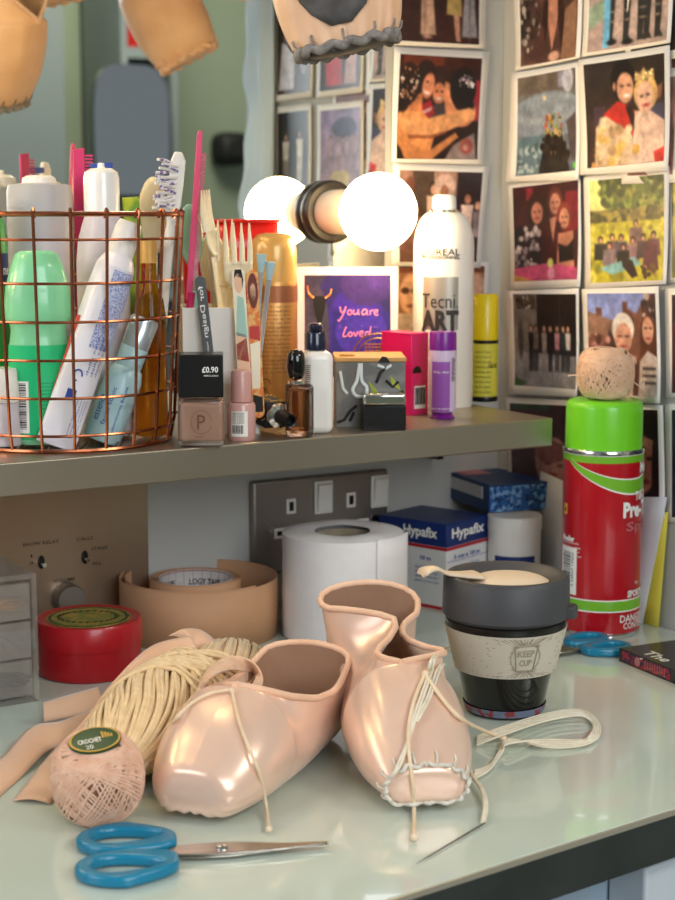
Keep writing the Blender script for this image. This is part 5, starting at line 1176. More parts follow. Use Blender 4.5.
f, L, w_ = strip_thing('nail_file', 'pale teal nail file picturing a dark haired woman, leaning on the white holder', 'nail file', 246, 420, 238, 268, 0, -.018, 13, K['art_cream'])
def fl(o, pts, m_, nm): return obj(nm, Geo().add([(x * w_, -.0008, L * z) for x, z in pts], [tuple(range(len(pts)))]), m_, f)
def ell(x, z, rx, rz, n=18): return [(x + rx * math.cos(2 * PI * q / n), z + rz * math.sin(2 * PI * q / n)) for q in range(n)]
fl(f, [(-.9, .05), (.9, .05), (.9, .30), (-.9, .32)], K['art_teal'], 'teal_print'); fl(f, [(-.9, .32), (.9, .30), (.6, .56), (-.8, .58)], K['art_skin'], 'legs_print'); fl(f, [(-.9, .40), (.9, .38), (.7, .54), (-.9, .50)], K['art_red'], 'red_print')
fl(f, [(-.85, .56), (.85, .54), (.6, .80), (-.3, .82)], K['hair_teal'], 'bodice_print'); pr = fl(f, ell(-.05, .90, .62, .065), K['art_skin'], 'face_print')
fl(f, [(-.7, .93), (-.5, .99), (.5, .99), (.75, .92), (.5, .86), (.45, .93), (-.4, .95)], K['cloth_black'], 'hair_print')
f, L, w_ = strip_thing('nail_file', 'orange nail file picturing a red haired woman, leaning on the white holder', 'nail file', 258, 418, 252, 270, 0, -.020, 12, K['art_orange'])
fl(f, [(-.8, .04), (.8, .04), (.8, .14), (-.8, .16)], K['cloth_black'], 'dark_print'); fl(f, [(-.85, .20), (.5, .2), (.85, .52), (-.85, .5)], K['art_cream'], 'dress_print'); fl(f, [(-.85, .54), (.85, .52), (.8, .62), (-.8, .62)], K['art_red'], 'collar_print')
fl(f, ell(0, .86, .85, .12), K['art_hair'], 'hair_print'); fl(f, ell(0, .85, .5, .062), K['art_skin'], 'face_print')
# clear tweezer tips behind the files
for i, (x0, x1, y1, lab) in enumerate(((252, 262, 254, 'clear cosmetic brush with pale bristles behind the orange nail file'), (254, 271, 262, 'clear cosmetic brush tilted towards the gold can'))):
    a, b = upright(x0, 400, x1, y1, .010 + .008 * i, .004); L = (b - a).length
    f = thing('makeup_brush', lab, 'brush', a, mx=stickmx(a, b))
    obj('handle', Geo().tube([(0, 0, 0), (0, 0, L * .5), (0, 0, L - .014)], [.0015, .002, .0022], 10), K['glass'] if 0 else K['silver_cap'], f)
    obj('bristle_tuft', Geo().tube([(0, 0, L - .014), (0, 0, L - .007), (0, 0, L)], [.0022, .0034, .0042], 12), K['pale_blue'], f)
# ------------------------------------------------------------------ nail varnish with black cap
c, bx, by = rotbox(178, .195, 176, 225, math.radians(4)); by = .030; zz = lambda py: ztop(c, py); c.y += 0
m = thing('nail_varnish', 'beige nail varnish bottle with square black cap priced in white print', 'nail varnish', c, math.radians(4)); ka = M_(1, c)
zg = zz(399); 
obj('glass_bottle', Geo().box(0, bx, 0, by, 0, zg), K['glass'], m, bevel=.0035, seg=3)
vb = obj('varnish', Geo().box(.0022, bx - .0022, .0022, by - .0022, .004, zg - .0035), K['varnish'], m, bevel=.0025, seg=3)
g = Geo(); g.text('P', .006, .011, front(bx * .5, -.0006, zg * .52), bold=0); g.text('PARIS', .006, .0016, front(bx * .46, -.0006, zg * .22)); g.tube([(bx * .5 + .0075 * math.cos(a), -.0006, zg * .52 + .009 * math.sin(a)) for a in [q * .3 for q in range(21)]], .0002, 4)
obj('monogram', g, K['print_brown'], m)
cp = obj('cap', Geo().box(bx * .02, bx * .98, by * .02, by * .98, zg + .0008, zz(355)), K['black'], m, bevel=.001)
obj('neck', Geo().box(bx * .2, bx * .8, by * .2, by * .8, zg - .001, zg + .001), K['chrome'], m)
g = Geo(); g.text('£0.90', 16 * ka, 6 * ka, front(bx * .70, by * .02 - .0004, zz(370)), bold=.02); g.text('REFILLABLE', 14 * ka, 1.6 * ka, front(bx * .72, by * .02 - .0004, zz(376)))
obj('lettering', g, K['print_white'], cp)
# small pink varnish
c = shelf(241.5, .180); r = M_(14.3, c); f_ = Vector((c.x, c.y - r, 0)); zz = lambda py: ztop(f_, py)
m = thing('nail_polish', 'small pink nail polish with a pink cylindrical cap before the nail files', 'nail polish', c, facing(c))
def rsq(u, v, zlist, rlist, p_=.62):
    a = u * 2 * PI; ca, sa = math.cos(a), math.sin(a); R_ = interp(v, zlist, rlist); return (math.copysign(abs(ca) ** p_, ca) * R_, math.copysign(abs(sa) ** p_, sa) * R_)
hb_ = zz(403)
b = obj('glass_bottle', Geo().lathe([(0, 0), (r * .9, 0), (r, .002), (r, hb_ - .003), (r * .9, hb_ - .0008), (r * .5, hb_), (0, hb_)], 40), K['varnish_pink'], m)
obj('cap', Geo().lathe([(0, hb_), (r * .72, hb_), (r * .70, zz(374)), (r * .62, zz(371.5)), (0, zz(371))], 40), K['cap_pink'], m)
lb = obj('label', Geo().patch(r + .0002, -.75, .45, hb_ * .12, hb_ * .78, 12), K['print_white'], b)
g = Geo()
for i in range(7): g.text('butyl acetate', r * .9, .0015, cylmap(r + .0004, -.25, hb_ * (.74 - .045 * i)))
for i in range(9): g.patch(r + .0004, -.65 + i * .09, -.61 + i * .09 + .02 * (i % 2), hb_ * .2, hb_ * .42, 3)
obj('small_print', g, K['print_dark'], lb)
# ------------------------------------------------------------------ copper wire basket and its contents
bc = shelf(66, .105); R1 = M_(118, bc); R0 = M_(106, bc)
fr_ = Vector((bc.x, bc.y - R1, 0)); hb = ztop(bc, 214)
bk = thing('wire_basket', 'round copper wire basket holding toiletries on the steel shelf', 'basket', bc)
def brad(z): return R0 + (R1 - R0) * min(1, z / hb)
NV = 22
ring = lambda z, r_, n=72: [(r_ * math.cos(2 * PI * q / n), r_ * math.sin(2 * PI * q / n), z) for q in range(n)]
obj('rim_wire', Geo().tube(ring(hb, R1), .0019, 8, closed=True), K['copper'], bk)
for z in [hb * t for t in (.075, .235, .395, .555, .715, .895)]:
    obj('hoop_wire', Geo().tube(ring(z, brad(z)), .0011, 6, closed=True), K['copper'], bk)
obj('base_ring', Geo().tube(ring(.0016, R0 * .985), .0016, 6, closed=True), K['copper'], bk)
for q in range(NV):
    a = 2 * PI * (q + .36) / NV; ca, sa = math.cos(a), math.sin(a)
    pts = [(R0 * .985 * ca, R0 * .985 * sa, .002)] + [((brad(z) + .0008) * ca, (brad(z) + .0008) * sa, z) for z in [hb * t for t in (.1, .4, .7, .97)]]
    pts += [((R1 + .0016) * ca, (R1 + .0016) * sa, hb + .0022), (R1 * ca, R1 * sa, hb + .0034), ((R1 - .0030) * ca, (R1 - .0030) * sa, hb + .0012), ((R1 - .0028) * ca, (R1 - .0028) * sa, hb - .003)]
    obj('upright_wire', Geo().tube(pts, .0013, 6), K['copper'], bk)
for q in range(7):
    x = (q - 3) * R0 * .28; yv = math.sqrt(max(0, (R0 * .98) ** 2 - x * x))
    obj('floor_wire', Geo().tube([(x, -yv, .0026), (x, yv, .0026)], .0009, 6), K['copper'], bk)
ZB = .0036
def inb(px, off):    # in the basket: off = metres in front (-) of or behind (+) the basket centre, measured along the view
    y = bc.y + off; q = at_y(px, 400, y); q.z = T + SH + ZB; return q
# green roll-on deodorant
c = inb(40.5, -.045); f_ = Vector((c.x, c.y - .02, 0)); k_ = M_(1, c); zz = lambda py: ztop(f_, py) - ZB
m = thing('roll_on_deodorant', 'green roll-on deodorant with domed cap inside the wire basket', 'deodorant', c, facing(c))
el = Matrix.Diagonal((1, .72, 1, 1))
cp = [(0, zz(251)), (16 * k_, zz(251.5)), (21 * k_, zz(255)), (26 * k_, zz(268)), (31 * k_, zz(288)), (33 * k_, zz(305)), (33 * k_, zz(318)), (31 * k_, zz(323)), (28 * k_, zz(326))]
obj('cap', Geo().lathe(cp[::-1], 48, mx=el), K['mint'], m)
b = obj('body', Geo().lathe([(0, 0), (28 * k_, 0), (30 * k_, .003), (30.5 * k_, zz(390)), (30 * k_, zz(352)), (28 * k_, zz(340)), (27 * k_, zz(331)), (28.5 * k_, zz(325)), (0, zz(325))], 48, mx=el), K['mint'], m)
lb = obj('label', Geo().grid(lambda u, v: ((30.9 * k_) * math.sin(-1.3 + 2.6 * u), -(30.9 * k_) * .72 * math.cos(-1.3 + 2.6 * u), .004 + v * (zz(346) - .004)), 20, 2), K['mint_label'], b)
g = Geo(); em = lambda a0, z0, R_=31.3 * k_: (lambda x, y: (R_ * math.sin(a0 + x / R_), -R_ * .72 * math.cos(a0 + x / R_), z0 + y))
for i in range(8): g.text('aluminium chlorohydrate parfum', 26 * k_, .0018, em(.45, zz(384 + i * 3.6)))
obj('small_print', g, K['green_dark'], lb)
bp = obj('barcode_panel', Geo().grid(lambda u, v: (31.2 * k_ * math.sin(-.75 + .38 * u), -31.2 * k_ * .72 * math.cos(-.75 + .38 * u), zz(434) + v * (zz(382) - zz(434))), 6, 2), K['print_white'], lb)
g = Geo(); y = 384
while y < 430:
    w_ = random.choice((.5, .9, 1.4)); g.grid(lambda u, v: (31.5 * k_ * math.sin(-.72 + .26 * u), -31.5 * k_ * .72 * math.cos(-.72 + .26 * u), zz(y + w_) + v * (zz(y) - zz(y + w_))), 4, 2); y += w_ + random.choice((.6, 1.0))
obj('barcode', g, K['black'], bp)
def stickB(px0, py0, px1, py1, off0, off1):
    a = inb(px0, off0); b = inb(px1, off1); a.z = T + SH + max(ZB, ztop(a, py0)); b.z = T + SH + ztop(b, py1); return a, b
# toothpaste tube, cap up, crimp down
a, b = stickB(54, 447, 134, 222, -.066, -.050); L = (b - a).length
m = thing('toothpaste_tube', 'white toothpaste tube with red stripe and blue dots leaning in the wire basket', 'toothpaste', a, mx=stickmx(a, b))
k_ = M_(1, a); Lb = L * .80
wt = lambda v: interp(v, [0, .06, .5, .85, 1], [19.5, 19.5, 20, 21, 19.5]) * k_
tt = lambda v: interp(v, [0, .05, .3, .7, 1], [.0012, .0014, .0085, .0150, .0185])
def tb(u, v):
    a_ = u * 2 * PI; return (wt(v) * math.cos(a_), tt(v) * math.sin(a_), v * Lb)
obj('tube_body', Geo().grid(tb, 40, 24, cu=True), K['paste_white'], m)
g = Geo()
for q in range(5): g.box(-wt(0), wt(0), -.0019, .0019, .0008 + q * .0018, .0018 + q * .0018)
obj('crimp_ridge', g, K['paste_white'], m)
rn = 13.5 * k_; r1 = 18.5 * k_
obj('shoulder', Geo().grid(lambda u, v: (lambda s_: ((wt(1) * (1 - s_) + rn * .8 * s_) * math.cos(u * 2 * PI), (tt(1) * (1 - s_) + rn * .8 * s_) * math.sin(u * 2 * PI), Lb + .010 * math.sin(s_ * PI / 2)))(v), 40, 7, cu=True), K['paste_white'], m)
obj('screw_cap', Geo().lathe([(0, Lb + .008), (rn, Lb + .008), (rn * 1.0, L - .006), (rn * .86, L - .001), (rn * .8, L), (0, L)], 40), K['white_plastic'], m)
def onT(u0, u1, v0, v1, off=.0003): return lambda u, v: (lambda uu, vv: ((wt(vv) + off) * math.cos(uu), (tt(vv) + off) * math.sin(uu), vv * Lb))(u0 + (u1 - u0) * u, v0 + (v1 - v0) * v)
obj('blue_dot_panel', Geo().grid(onT(-PI * .50, -PI * .06, .56, .985), 14, 10), K['paste_blue'], m)
obj('red_stripe', Geo().grid(lambda u, v: onT(-PI * .97, -PI * .97 + .55 * v ** .6, .26, .70)(u, v), 6, 14), K['paste_red'], m)
g = Geo()
mp = lambda x, y, z0=.36, a0=-PI * .52: onT(a0 + x / .02, a0 + x / .02, z0 + y / Lb, z0 + y / Lb, .0006)(0, 0)
g.tube([mp(.0042 * math.cos(t), .0042 * math.sin(t), .40) for t in [q * .45 for q in range(12)]], .0006, 5)
for (x, y) in ((-.003, -.004), (.001, -.004)): g.add([mp(x + dx, y + dy, .32) for dx, dy in ((-.002, -.004), (.003, -.004), (.003, .004), (-.002, .004))], [(0, 1, 2, 3)])
for i in range(4): g.text('fluoride toothpaste', .030, .0022, lambda x, y, i=i: mp(-y + .004 + i * .0035, x, .17, -PI * .45))
for i in range(3): g.text('daily care', .030, .003, lambda x, y, i=i: mp(-y + .012 - i * .005, x, .52, -PI * .42))
obj('blue_print', g, K['print_blue'], m)
# pale blue small bottle, tilted
a, b = stickB(100, 441, 147, 318, -.036, -.026); L = (b - a).length
m = thing('pale_blue_bottle', 'small pale blue bottle with clear silvery cap tilted in the wire basket', 'bottle', a, mx=stickmx(a, b))
k_ = M_(1, a)
bd = obj('body', Geo().lathe([(0, 0), (17 * k_, 0), (19 * k_, .002), (19 * k_, L * .50), (16 * k_, L * .58), (13.5 * k_, L * .60)], 40), K['pale_blue'], m)
obj('collar', Geo().lathe([(13.5 * k_, L * .59), (14 * k_, L * .76), (13 * k_, L * .77), (0, L * .77)], 40), K['pale_blue'], m)
obj('cap', Geo().lathe([(14 * k_, L * .76), (14.5 * k_, L * .98), (13 * k_, L), (0, L)], 40), K['silver_cap'], m)
g = Geo(); g.text('facial tonic', L * .30, .0035, lambda x, y: cylmap(19.3 * k_, -.25, 0)(-y, 0)[:2] + (L * .28 + x,)); g.text('Laboratoires Beaute', L * .38, .0022, lambda x, y: cylmap(19.3 * k_, .35, 0)(-y, 0)[:2] + (L * .27 + x,)); g.text('essence', L * .2, .0045, lambda x, y: cylmap(19.3 * k_, -.7, 0)(-y, 0)[:2] + (L * .25 + x,))
obj('lettering', g, K['print_blue'], bd)
# lavender capped bottle at the frame edge
c = inb(3, -.058); k_ = M_(1, c); zz = lambda py: ztop(c, py) - ZB
m = thing('lavender_bottle', 'short pale lavender bottle with white cap low in the wire basket', 'bottle', c, facing(c))
obj('body', Geo().lathe([(0, 0), (17 * k_, 0), (18 * k_, .002), (16.5 * k_, zz(402)), (0, zz(402))], 40), K['lavender'], m)
obj('cap', Geo().lathe([(16.6 * k_, zz(401.5)), (15.5 * k_, zz(371)), (14 * k_, zz(368)), (0, zz(368))], 40), K['white_plastic'], m)
# green bottle at the frame edge
c = inb(-8, -.012); k_ = M_(1, c); zz = lambda py: ztop(c, py) - ZB
m = thing('green_bottle', 'tall green bottle with dark label at the frame edge in the basket', 'bottle', c, facing(c))
b = obj('body', Geo().lathe([(0, 0), (20 * k_, 0), (20 * k_, zz(260)), (18 * k_, zz(225)), (11 * k_, zz(200)), (0, zz(196))], 40), K['green_bottle'], m)
lb = obj('label', Geo().patch(20.4 * k_, .2, 1.35, zz(285), zz(253), 12), K['navy'], b); g = Geo(); g.text('ne', 9 * k_, 7 * k_, cylmap(20.7 * k_, 1.02, zz(271)), bold=.02); obj('lettering', g, K['print_white'], lb)
# frosted bottle
c = inb(45, .032); k_ = M_(1, c); zz = lambda py: ztop(c, py) - ZB
m = thing('frosted_bottle', 'wide frosted bottle with a round white cap at the back of the basket', 'bottle', c, facing(c))
obj('body', Geo().lathe([(0, 0), (31 * k_, 0), (32 * k_, .003), (32 * k_, zz(192)), (30 * k_, zz(185)), (17 * k_, zz(183)), (0, zz(183))], 48), K['frost'], m)
obj('cap', Geo().lathe([(17 * k_, zz(184)), (16 * k_, zz(178)), (12 * k_, zz(175.5)), (0, zz(175))], 40), K['white_plastic'], m)
obj('label', Geo().patch(32.4 * k_, -1.0, 1.2, zz(330), zz(240), 20), K['lavender'], m)
# white bottle with tall cap
c = inb(106, .004); k_ = M_(1, c); zz = lambda py: ztop(c, py) - ZB
m = thing('white_pump_bottle', 'white bottle with tall rounded cap and a tiny nozzle in the basket', 'bottle', c, facing(c))
b = obj('body', Geo().lathe([(0, 0), (25 * k_, 0), (26 * k_, .002), (26 * k_, zz(262)), (24 * k_, zz(240)), (19 * k_, zz(222)), (17 * k_, zz(216)), (0, zz(216))], 48), K['lavender'], m)
obj('cap', Geo().lathe([(17.5 * k_, zz(217)), (17.5 * k_, zz(178)), (16 * k_, zz(172)), (11 * k_, zz(168.5)), (5 * k_, zz(168)), (3.5 * k_, zz(167.5)), (3 * k_, zz(163)), (0, zz(162.5))], 40), K['white_gloss'], m)
g = Geo(); g.text('polish', .022, .006, lambda x, y: cylmap(26.3 * k_, -.8, 0)(-y, 0)[:2] + (zz(333) + x,), bold=.01); g.text('nail remover', .024, .003, lambda x, y: cylmap(26.3 * k_, -.55, 0)(-y, 0)[:2] + (zz(325) + x,))
obj('lettering', g, K['print_dark'], b)
# amber bottle
c = inb(151, -.004); k_ = M_(1, c); zz = lambda py: ztop(c, py) - ZB
m = thing('amber_bottle', 'amber glass bottle behind the pale blue bottle in the basket', 'bottle', c, facing(c))
obj('glass_body', Geo().lathe([(0, 0), (15 * k_, 0), (16.5 * k_, .002), (16.5 * k_, zz(320)), (14 * k_, zz(300)), (8 * k_, zz(285)), (7.5 * k_, zz(262)), (0, zz(262))], 40), K['amber'], m)
obj('cap', Geo().lathe([(8.2 * k_, zz(263)), (8.2 * k_, zz(240)), (0, zz(239))], 32), K['gold_cap'], m)
# yellow green sachet
a, b = stickB(150, 420, 134, 197, .020, .012); L = (b - a).length
m = tag(obj('sachet', Geo().grid(lambda u, v: ((u - .5) * .018 * (1 - .3 * v), -.003 * math.sin(u * PI) * (1 - v), v * L), 8, 12), K['yellow_green'], None, mx=stickmx(a, b), solid=.0012), 'yellow green sachet tip showing behind the toothpaste cap', 'sachet')
# pink comb
a, b = stickB(88, 400, 88, 148, .052, .05); L = (b - a).length; k_ = M_(1, a)
m = thing('pocket_comb', 'short deep pink comb standing upright in the wire basket', 'comb', a, mx=stickmx(a, b))
SW = Matrix(((1, 0, 0, 0), (0, 0, 1, 0), (0, 1, 0, 0), (0, 0, 0, 1)))
obj('spine', Geo().prism([(-10 * k_, 0), (0, 0), (2 * k_, L), (-9 * k_, L * .995)][::-1], -.0015, .0015, mx=SW), K['pink'], m, bevel=.0005)
g = Geo()
for i in range(70): g.box(-1 * k_, 10 * k_, -.0009, .0009, L * .05 + i * L * .93 / 70, L * .05 + (i + .55) * L * .93 / 70)
obj('comb_tooth', g, K['pink'], m)
# toothbrush
a, b = stickB(148, 430, 182, 152, .020, .006); L = (b - a).length; k_ = M_(1, a)
m = thing('toothbrush', 'white toothbrush with purple and white bristles in the wire basket', 'toothbrush', a, mx=stickmx(a, b))
obj('handle', Geo().tube([(0, 0, 0), (0, 0, L * .3), (0, 0, L * .7), (0, 0, L * .76)], [.005, .006, .004, .0032], 12), K['white_plastic'], m)
obj('brush_head', Geo().prism([(x * 1, z) for x, z in ((-.003, L * .74), (.0035, L * .74), (.0062, L * .82), (.0062, L * .97), (.003, L), (-.003, L), (-.005, L * .97), (-.005, L * .82))][::-1], -.002, .0025, mx=SW), K['white_plastic'], m, bevel=.001)
for i in range(9):
    for j in range(3):
        z_ = L * .80 + i * L * .019; an = -1.15 + .12 * math.sin(i * 2.1)
        x0_ = -.003 + j * .002
        obj('bristle', Geo().tube([(x0_, -.002, z_), (x0_ - .0075, -.006, z_ + .0035 * math.sin(i * 1.7 + j)), (x0_ - .012, -.009, z_ + .004 * math.sin(i * 1.7 + j))], .0012, 6), K['bristle'] if (i + j) % 2 else K['white_plastic'], m)
# ivory oval brush
a, b = stickB(150, 420, 157, 177, .040, .038); L = (b - a).length; k_ = M_(1, a)
m = thing('oval_spatula', 'ivory oval plastic spatula behind the toothbrush', 'spatula', a, mx=stickmx(a, b))
obj('handle', Geo().box(-.004, .004, -.0015, .0015, 0, L * .72), K['ivory'], m, bevel=.001)
obj('blade', Geo().grid(lambda u, v: (lambda a_, rr_: (rr_ * 14 * k_ * math.cos(a_), -.004 * (1 - rr_ ** 2), L * .84 + rr_ * L * .16 * math.sin(a_)))(u * 2 * PI, v), 32, 6, cu=True), K['ivory'], m, weld=True, solid=.003, off=0)
# blue razor tip
a, b = stickB(118, 400, 105, 163, .046, .046); L = (b - a).length
m = thing('blue_razor', 'blue disposable razor head showing behind the white cap', 'razor', a, mx=stickmx(a, b))
obj('handle', Geo().tube([(0, 0, 0), (0, 0, L - .006)], .0032, 10), K['print_blue'], m)
obj('razor_head', Geo().box(-.008, .010, -.003, .003, L - .005, L), K['print_blue'], m, bevel=.001)
# ================================================================== pointe shoes
from mathutils.bvhtree import BVHTree
def shoe(name, label, mx, L, W, HV, t0, EL, ER, WL, WR, bend=None, mats=None, group=None, sole=False, platform=None, pleat=0, insole=True, darn=False, worn=False):
    mats = mats or (K['satin'], K['lining'], K['binding'])
    root = thing(name, label, 'pointe shoe', mx.translation, group=group, mx=mx)
    bend = bend or (lambda p: p)
    ts = [0, .004, .012, .03, .05, .08, .12, .16, .2, .25, .3, t0 - .05, t0 - .015, t0, t0 + .008, t0 + .02, t0 + .035, t0 + .055, t0 + .08, t0 + .11, t0 + .15, t0 + .2, t0 + .25, .7, .74, .78, .82, .86, .9, .93, .955, .975, .99, .998, 1.0]
    ts = sorted(set(round(t, 4) for t in ts))
    g_ = lambda A, t: interp(t, A[0], A[1])
    def half(t, side):
        w = max(g_(W, t), .0004) if t < .93 else g_(W, .93) * math.sqrt(max(0, 1 - ((t - .93) / .07) ** 2)) + (.0003 if t < .9995 else 0)
        h = g_(HV, min(t, t0)); e = g_(EL if side < 0 else ER, max(t, t0)); we = g_(WL if side < 0 else WR, max(t, t0))
        if t > .93: we = g_(WL if side < 0 else WR, .93) * math.sqrt(max(0, 1 - ((t - .93) / .07) ** 2))
        b = 0 if t <= t0 else min(1, ((t - t0) / .10)); b = b ** .55
        sh_ = interp(t, [0, .004, .012, .03, 1], [.78, .89, .965, 1, 1])
        cl = [(0, 0), (.72 * w, .0), (w, .30 * h), (.93 * w, .66 * h), (.55 * w, .94 * h), (0, h)]
        op = [(0, 0), (.72 * w, .0), (w, .28 * e), (w + (we - w) * .35, .60 * e), (w + (we - w) * .8, .85 * e), (we, e)]
        pts = [((a[0] * (1 - b) + c[0] * b) * sh_, (a[1] * (1 - b) + c[1] * b) * sh_ + (1 - sh_) * h * .5) for a, c in zip(cl, op)]
        return [(q.x * side, q.y) for q in catmull([(x, z, 0) for x, z in pts], 8)]
    rows = []
    for t in ts:
        r_ = half(t, 1)[::-1] + half(t, -1)[1:]
        y = t * L
        row = []
        for i, (x, z) in enumerate(r_):
            if pleat and t < .16 and z < g_(HV, t) * .6: z += pleat * math.sin(i * 1.571) * (1 - t / .16) * (1 - z / (g_(HV, t) * .6)) ** .5 * (.4 if t < .004 else 1)
            row.append(bend(Vector((x, y, z))))
        rows.append(row)
    n = len(rows[0]); vs = [v for r_ in rows for v in r_]; fs = []
    for i in range(len(rows) - 1):
        for j in range(n - 1): fs.append((i * n + j, i * n + j + 1, (i + 1) * n + j + 1, (i + 1) * n + j))
    g = Geo(); nh = sum(1 for t in ts if t < .86) - 1
    g.add(vs, [f for f in fs if f[0] // n < nh], 0); g.add([], [tuple(i - len(vs) for i in f) for f in fs if f[0] // n >= nh], 2)
    vs.append(sum(rows[0], Vector()) / n + Vector((0, -.0004, 0)))
    if not platform: g.v.append(tuple(vs[-1])); g.f += [(j, j + 1, len(g.v) - 1) for j in range(n - 1)]; g.m += [0] * (n - 1)
    up = obj('satin_upper', g, [mats[0], mats[1], mats[0], K['insole']], root, weld=True, sharp=75, solid=.0017, off=-1, inner=1, sub=1)
    h0 = rows[0]; cen = sum(h0, Vector()) / n
    gp = None if not platform else Geo().add([cen + Vector((0, -.0012, 0))] + [cen + (p - cen) * 1.0 + Vector((0, -.0006, 0)) for p in h0] + list(rows[2]), [(0, j + 1, j + 2) for j in range(n - 1)] + [(j + 1, n + 1 + j, n + 2 + j, j + 2) for j in range(n - 1)])
    if platform: obj('toe_platform', gp, platform or mats[0], root, weld=True, sharp=75, solid=.0005, off=1)
    k0 = ts.index(round(t0, 4)) if round(t0, 4) in ts else min(range(len(ts)), key=lambda i: abs(ts[i] - t0))
    edge = [rows[i][0] for i in range(k0, len(ts))] + [rows[i][-1] for i in range(len(ts) - 2, k0 - 1, -1)]
    obj('binding', Geo().tube(edge, .0023, 8, closed=False), mats[2], root, sharp=80)
    if insole:
        ti = [.15 + .83 * q / 20 for q in range(21)]
        gi = Geo().add([bend(Vector((s_ * max(g_(W, t) * (.72 if t < .9 else .72 * math.sqrt(max(0.02, 1 - ((t - .9) / .09) ** 2))), .001), t * L, .0032))) for t in ti for s_ in (-1, 0, 1)], [(i * 3 + j, i * 3 + j + 1, (i + 1) * 3 + j + 1, (i + 1) * 3 + j) for i in range(20) for j in (0, 1)])
        obj('insole', gi, K['insole'], root, solid=.001)
    if sole:
        ti = [.065 + .88 * q / 20 for q in range(21)]
        gi = Geo().add([bend(Vector((s_ * max(g_(W, t) * .74 * math.sqrt(max(.0, 1 - ((t - .51) / .452) ** 4)), .002), t * L, -.0012))) for t in ti for s_ in (-1, -.5, 0, .5, 1)], [(i * 5 + j, i * 5 + j + 1, (i + 1) * 5 + j + 1, (i + 1) * 5 + j) for i in range(20) for j in range(4)])
        obj('leather_sole', gi, K['leather'], root, solid=.0016, off=0)
    if darn:
        EW = .0013 if not worn else .0030; EMAT = K['darn'] if not worn else (K['suede_edge'] if worn == 2 else K['satin_old'])
        ring_ = rows[2]; pts = []
        for j, p in enumerate(ring_):
            a = j * 1.05; pts.append(cen + (p - cen) * (1.03 + .03 * math.sin(a)) + Vector((0, -.001 + .0016 * math.cos(a * 1.3), .0004 * math.sin(a))))
        obj('darned_edge', Geo().tube(catmull(pts, 4), EW, 8), EMAT, root, sharp=80)
        g2 = Geo()
        for j in range(4, n - 4, 6):
            p = rows[2][j]; q = rows[4][j]; d_ = (p - cen).normalized()
            g2.tube([p + d_ * .001, (p + q) / 2 + d_ * .0022, q + d_ * .0008], .0008, 6)
        obj('darning_stitch', g2, EMAT, root, sharp=80)
    me = up.data; bvh = BVHTree.FromPolygons([mx @ v.co for v in me.vertices], [tuple(p.vertices) for p in me.polygons])
    return root, bvh, [mx @ p for p in edge]
def frame(o, ydir, zup):
    y = Vector(ydir).normalized(); z = Vector(zup); z = (z - y * z.dot(y)).normalized(); x = y.cross(z)
    m = Matrix((x, y, z)).transposed().to_4x4(); m.translation = o; return m
def drape(pts, bvhs, r, zmin=.0028):
    out = []
    for q in pts:
        px, py = q[0], q[1]; d = ray(px, py).normalized(); best = None
        if len(q) > 2: out.append(at_z(px, py, q[2])); continue
        for b in bvhs:
            h = b.ray_cast(CAM, d)
            if h[0] is not None and (best is None or h[3] < best[1]): best = (h[0], h[3])
        p = at_z(px, py, r) if best is None else best[0] - d * (r + .0022)
        if p.z < T + zmin: p.z = T + zmin
        out.append(p)
    return out
def cordobj(name, pts, r, m, parent, n=6, seg=8, knots=()):
    """cord through world points as a child of parent"""
    inv = parent.matrix_world.inverted() if False else Matrix(parent.matrix_basis).inverted()
    P = [inv @ p for p in catmull(pts, n)]
    g = Geo().tube(P, r, seg)
    for kx in knots: g.lathe([(0, -r * 1.9), (r * 1.5, -r * 1.2), (r * 1.9, 0), (r * 1.5, r * 1.2), (0, r * 1.9)], 10, mx=Tr(*(inv @ pts[kx])))
    return obj(name, g, m, parent, sharp=80)
# shoe lying nearest the yarn
a1 = math.radians(21); o1 = at_z(191, 825); o1.z = T + .0058
m1 = frame(o1, (math.sin(a1), math.cos(a1), 0), (0, 0, 1))
W1 = ([0, .06, .18, .33, .5, .7, .85, .93, 1], [.0235, .031, .0385, .0405, .040, .037, .035, .032, .029])
H1 = ([0, .04, .12, .22, .33], [.028, .033, .045, .055, .062])
E1 = ([.33, .45, .6, .75, .9, 1], [.060, .051, .043, .041, .047, .056])
s1, bv1, ed1 = shoe('pointe_shoe', 'peach satin pointe shoe lying beside the thread ball, toe to the scissors', m1, .194, W1, H1, .33, E1, E1,
     ([.33, .4, .5, .7, .9, 1], [0, .020, .032, .036, .034, .030]), ([.33, .4, .5, .7, .9, 1], [0, .022, .034, .037, .033, .029]), group='pair of new pointe shoes', pleat=.0011)
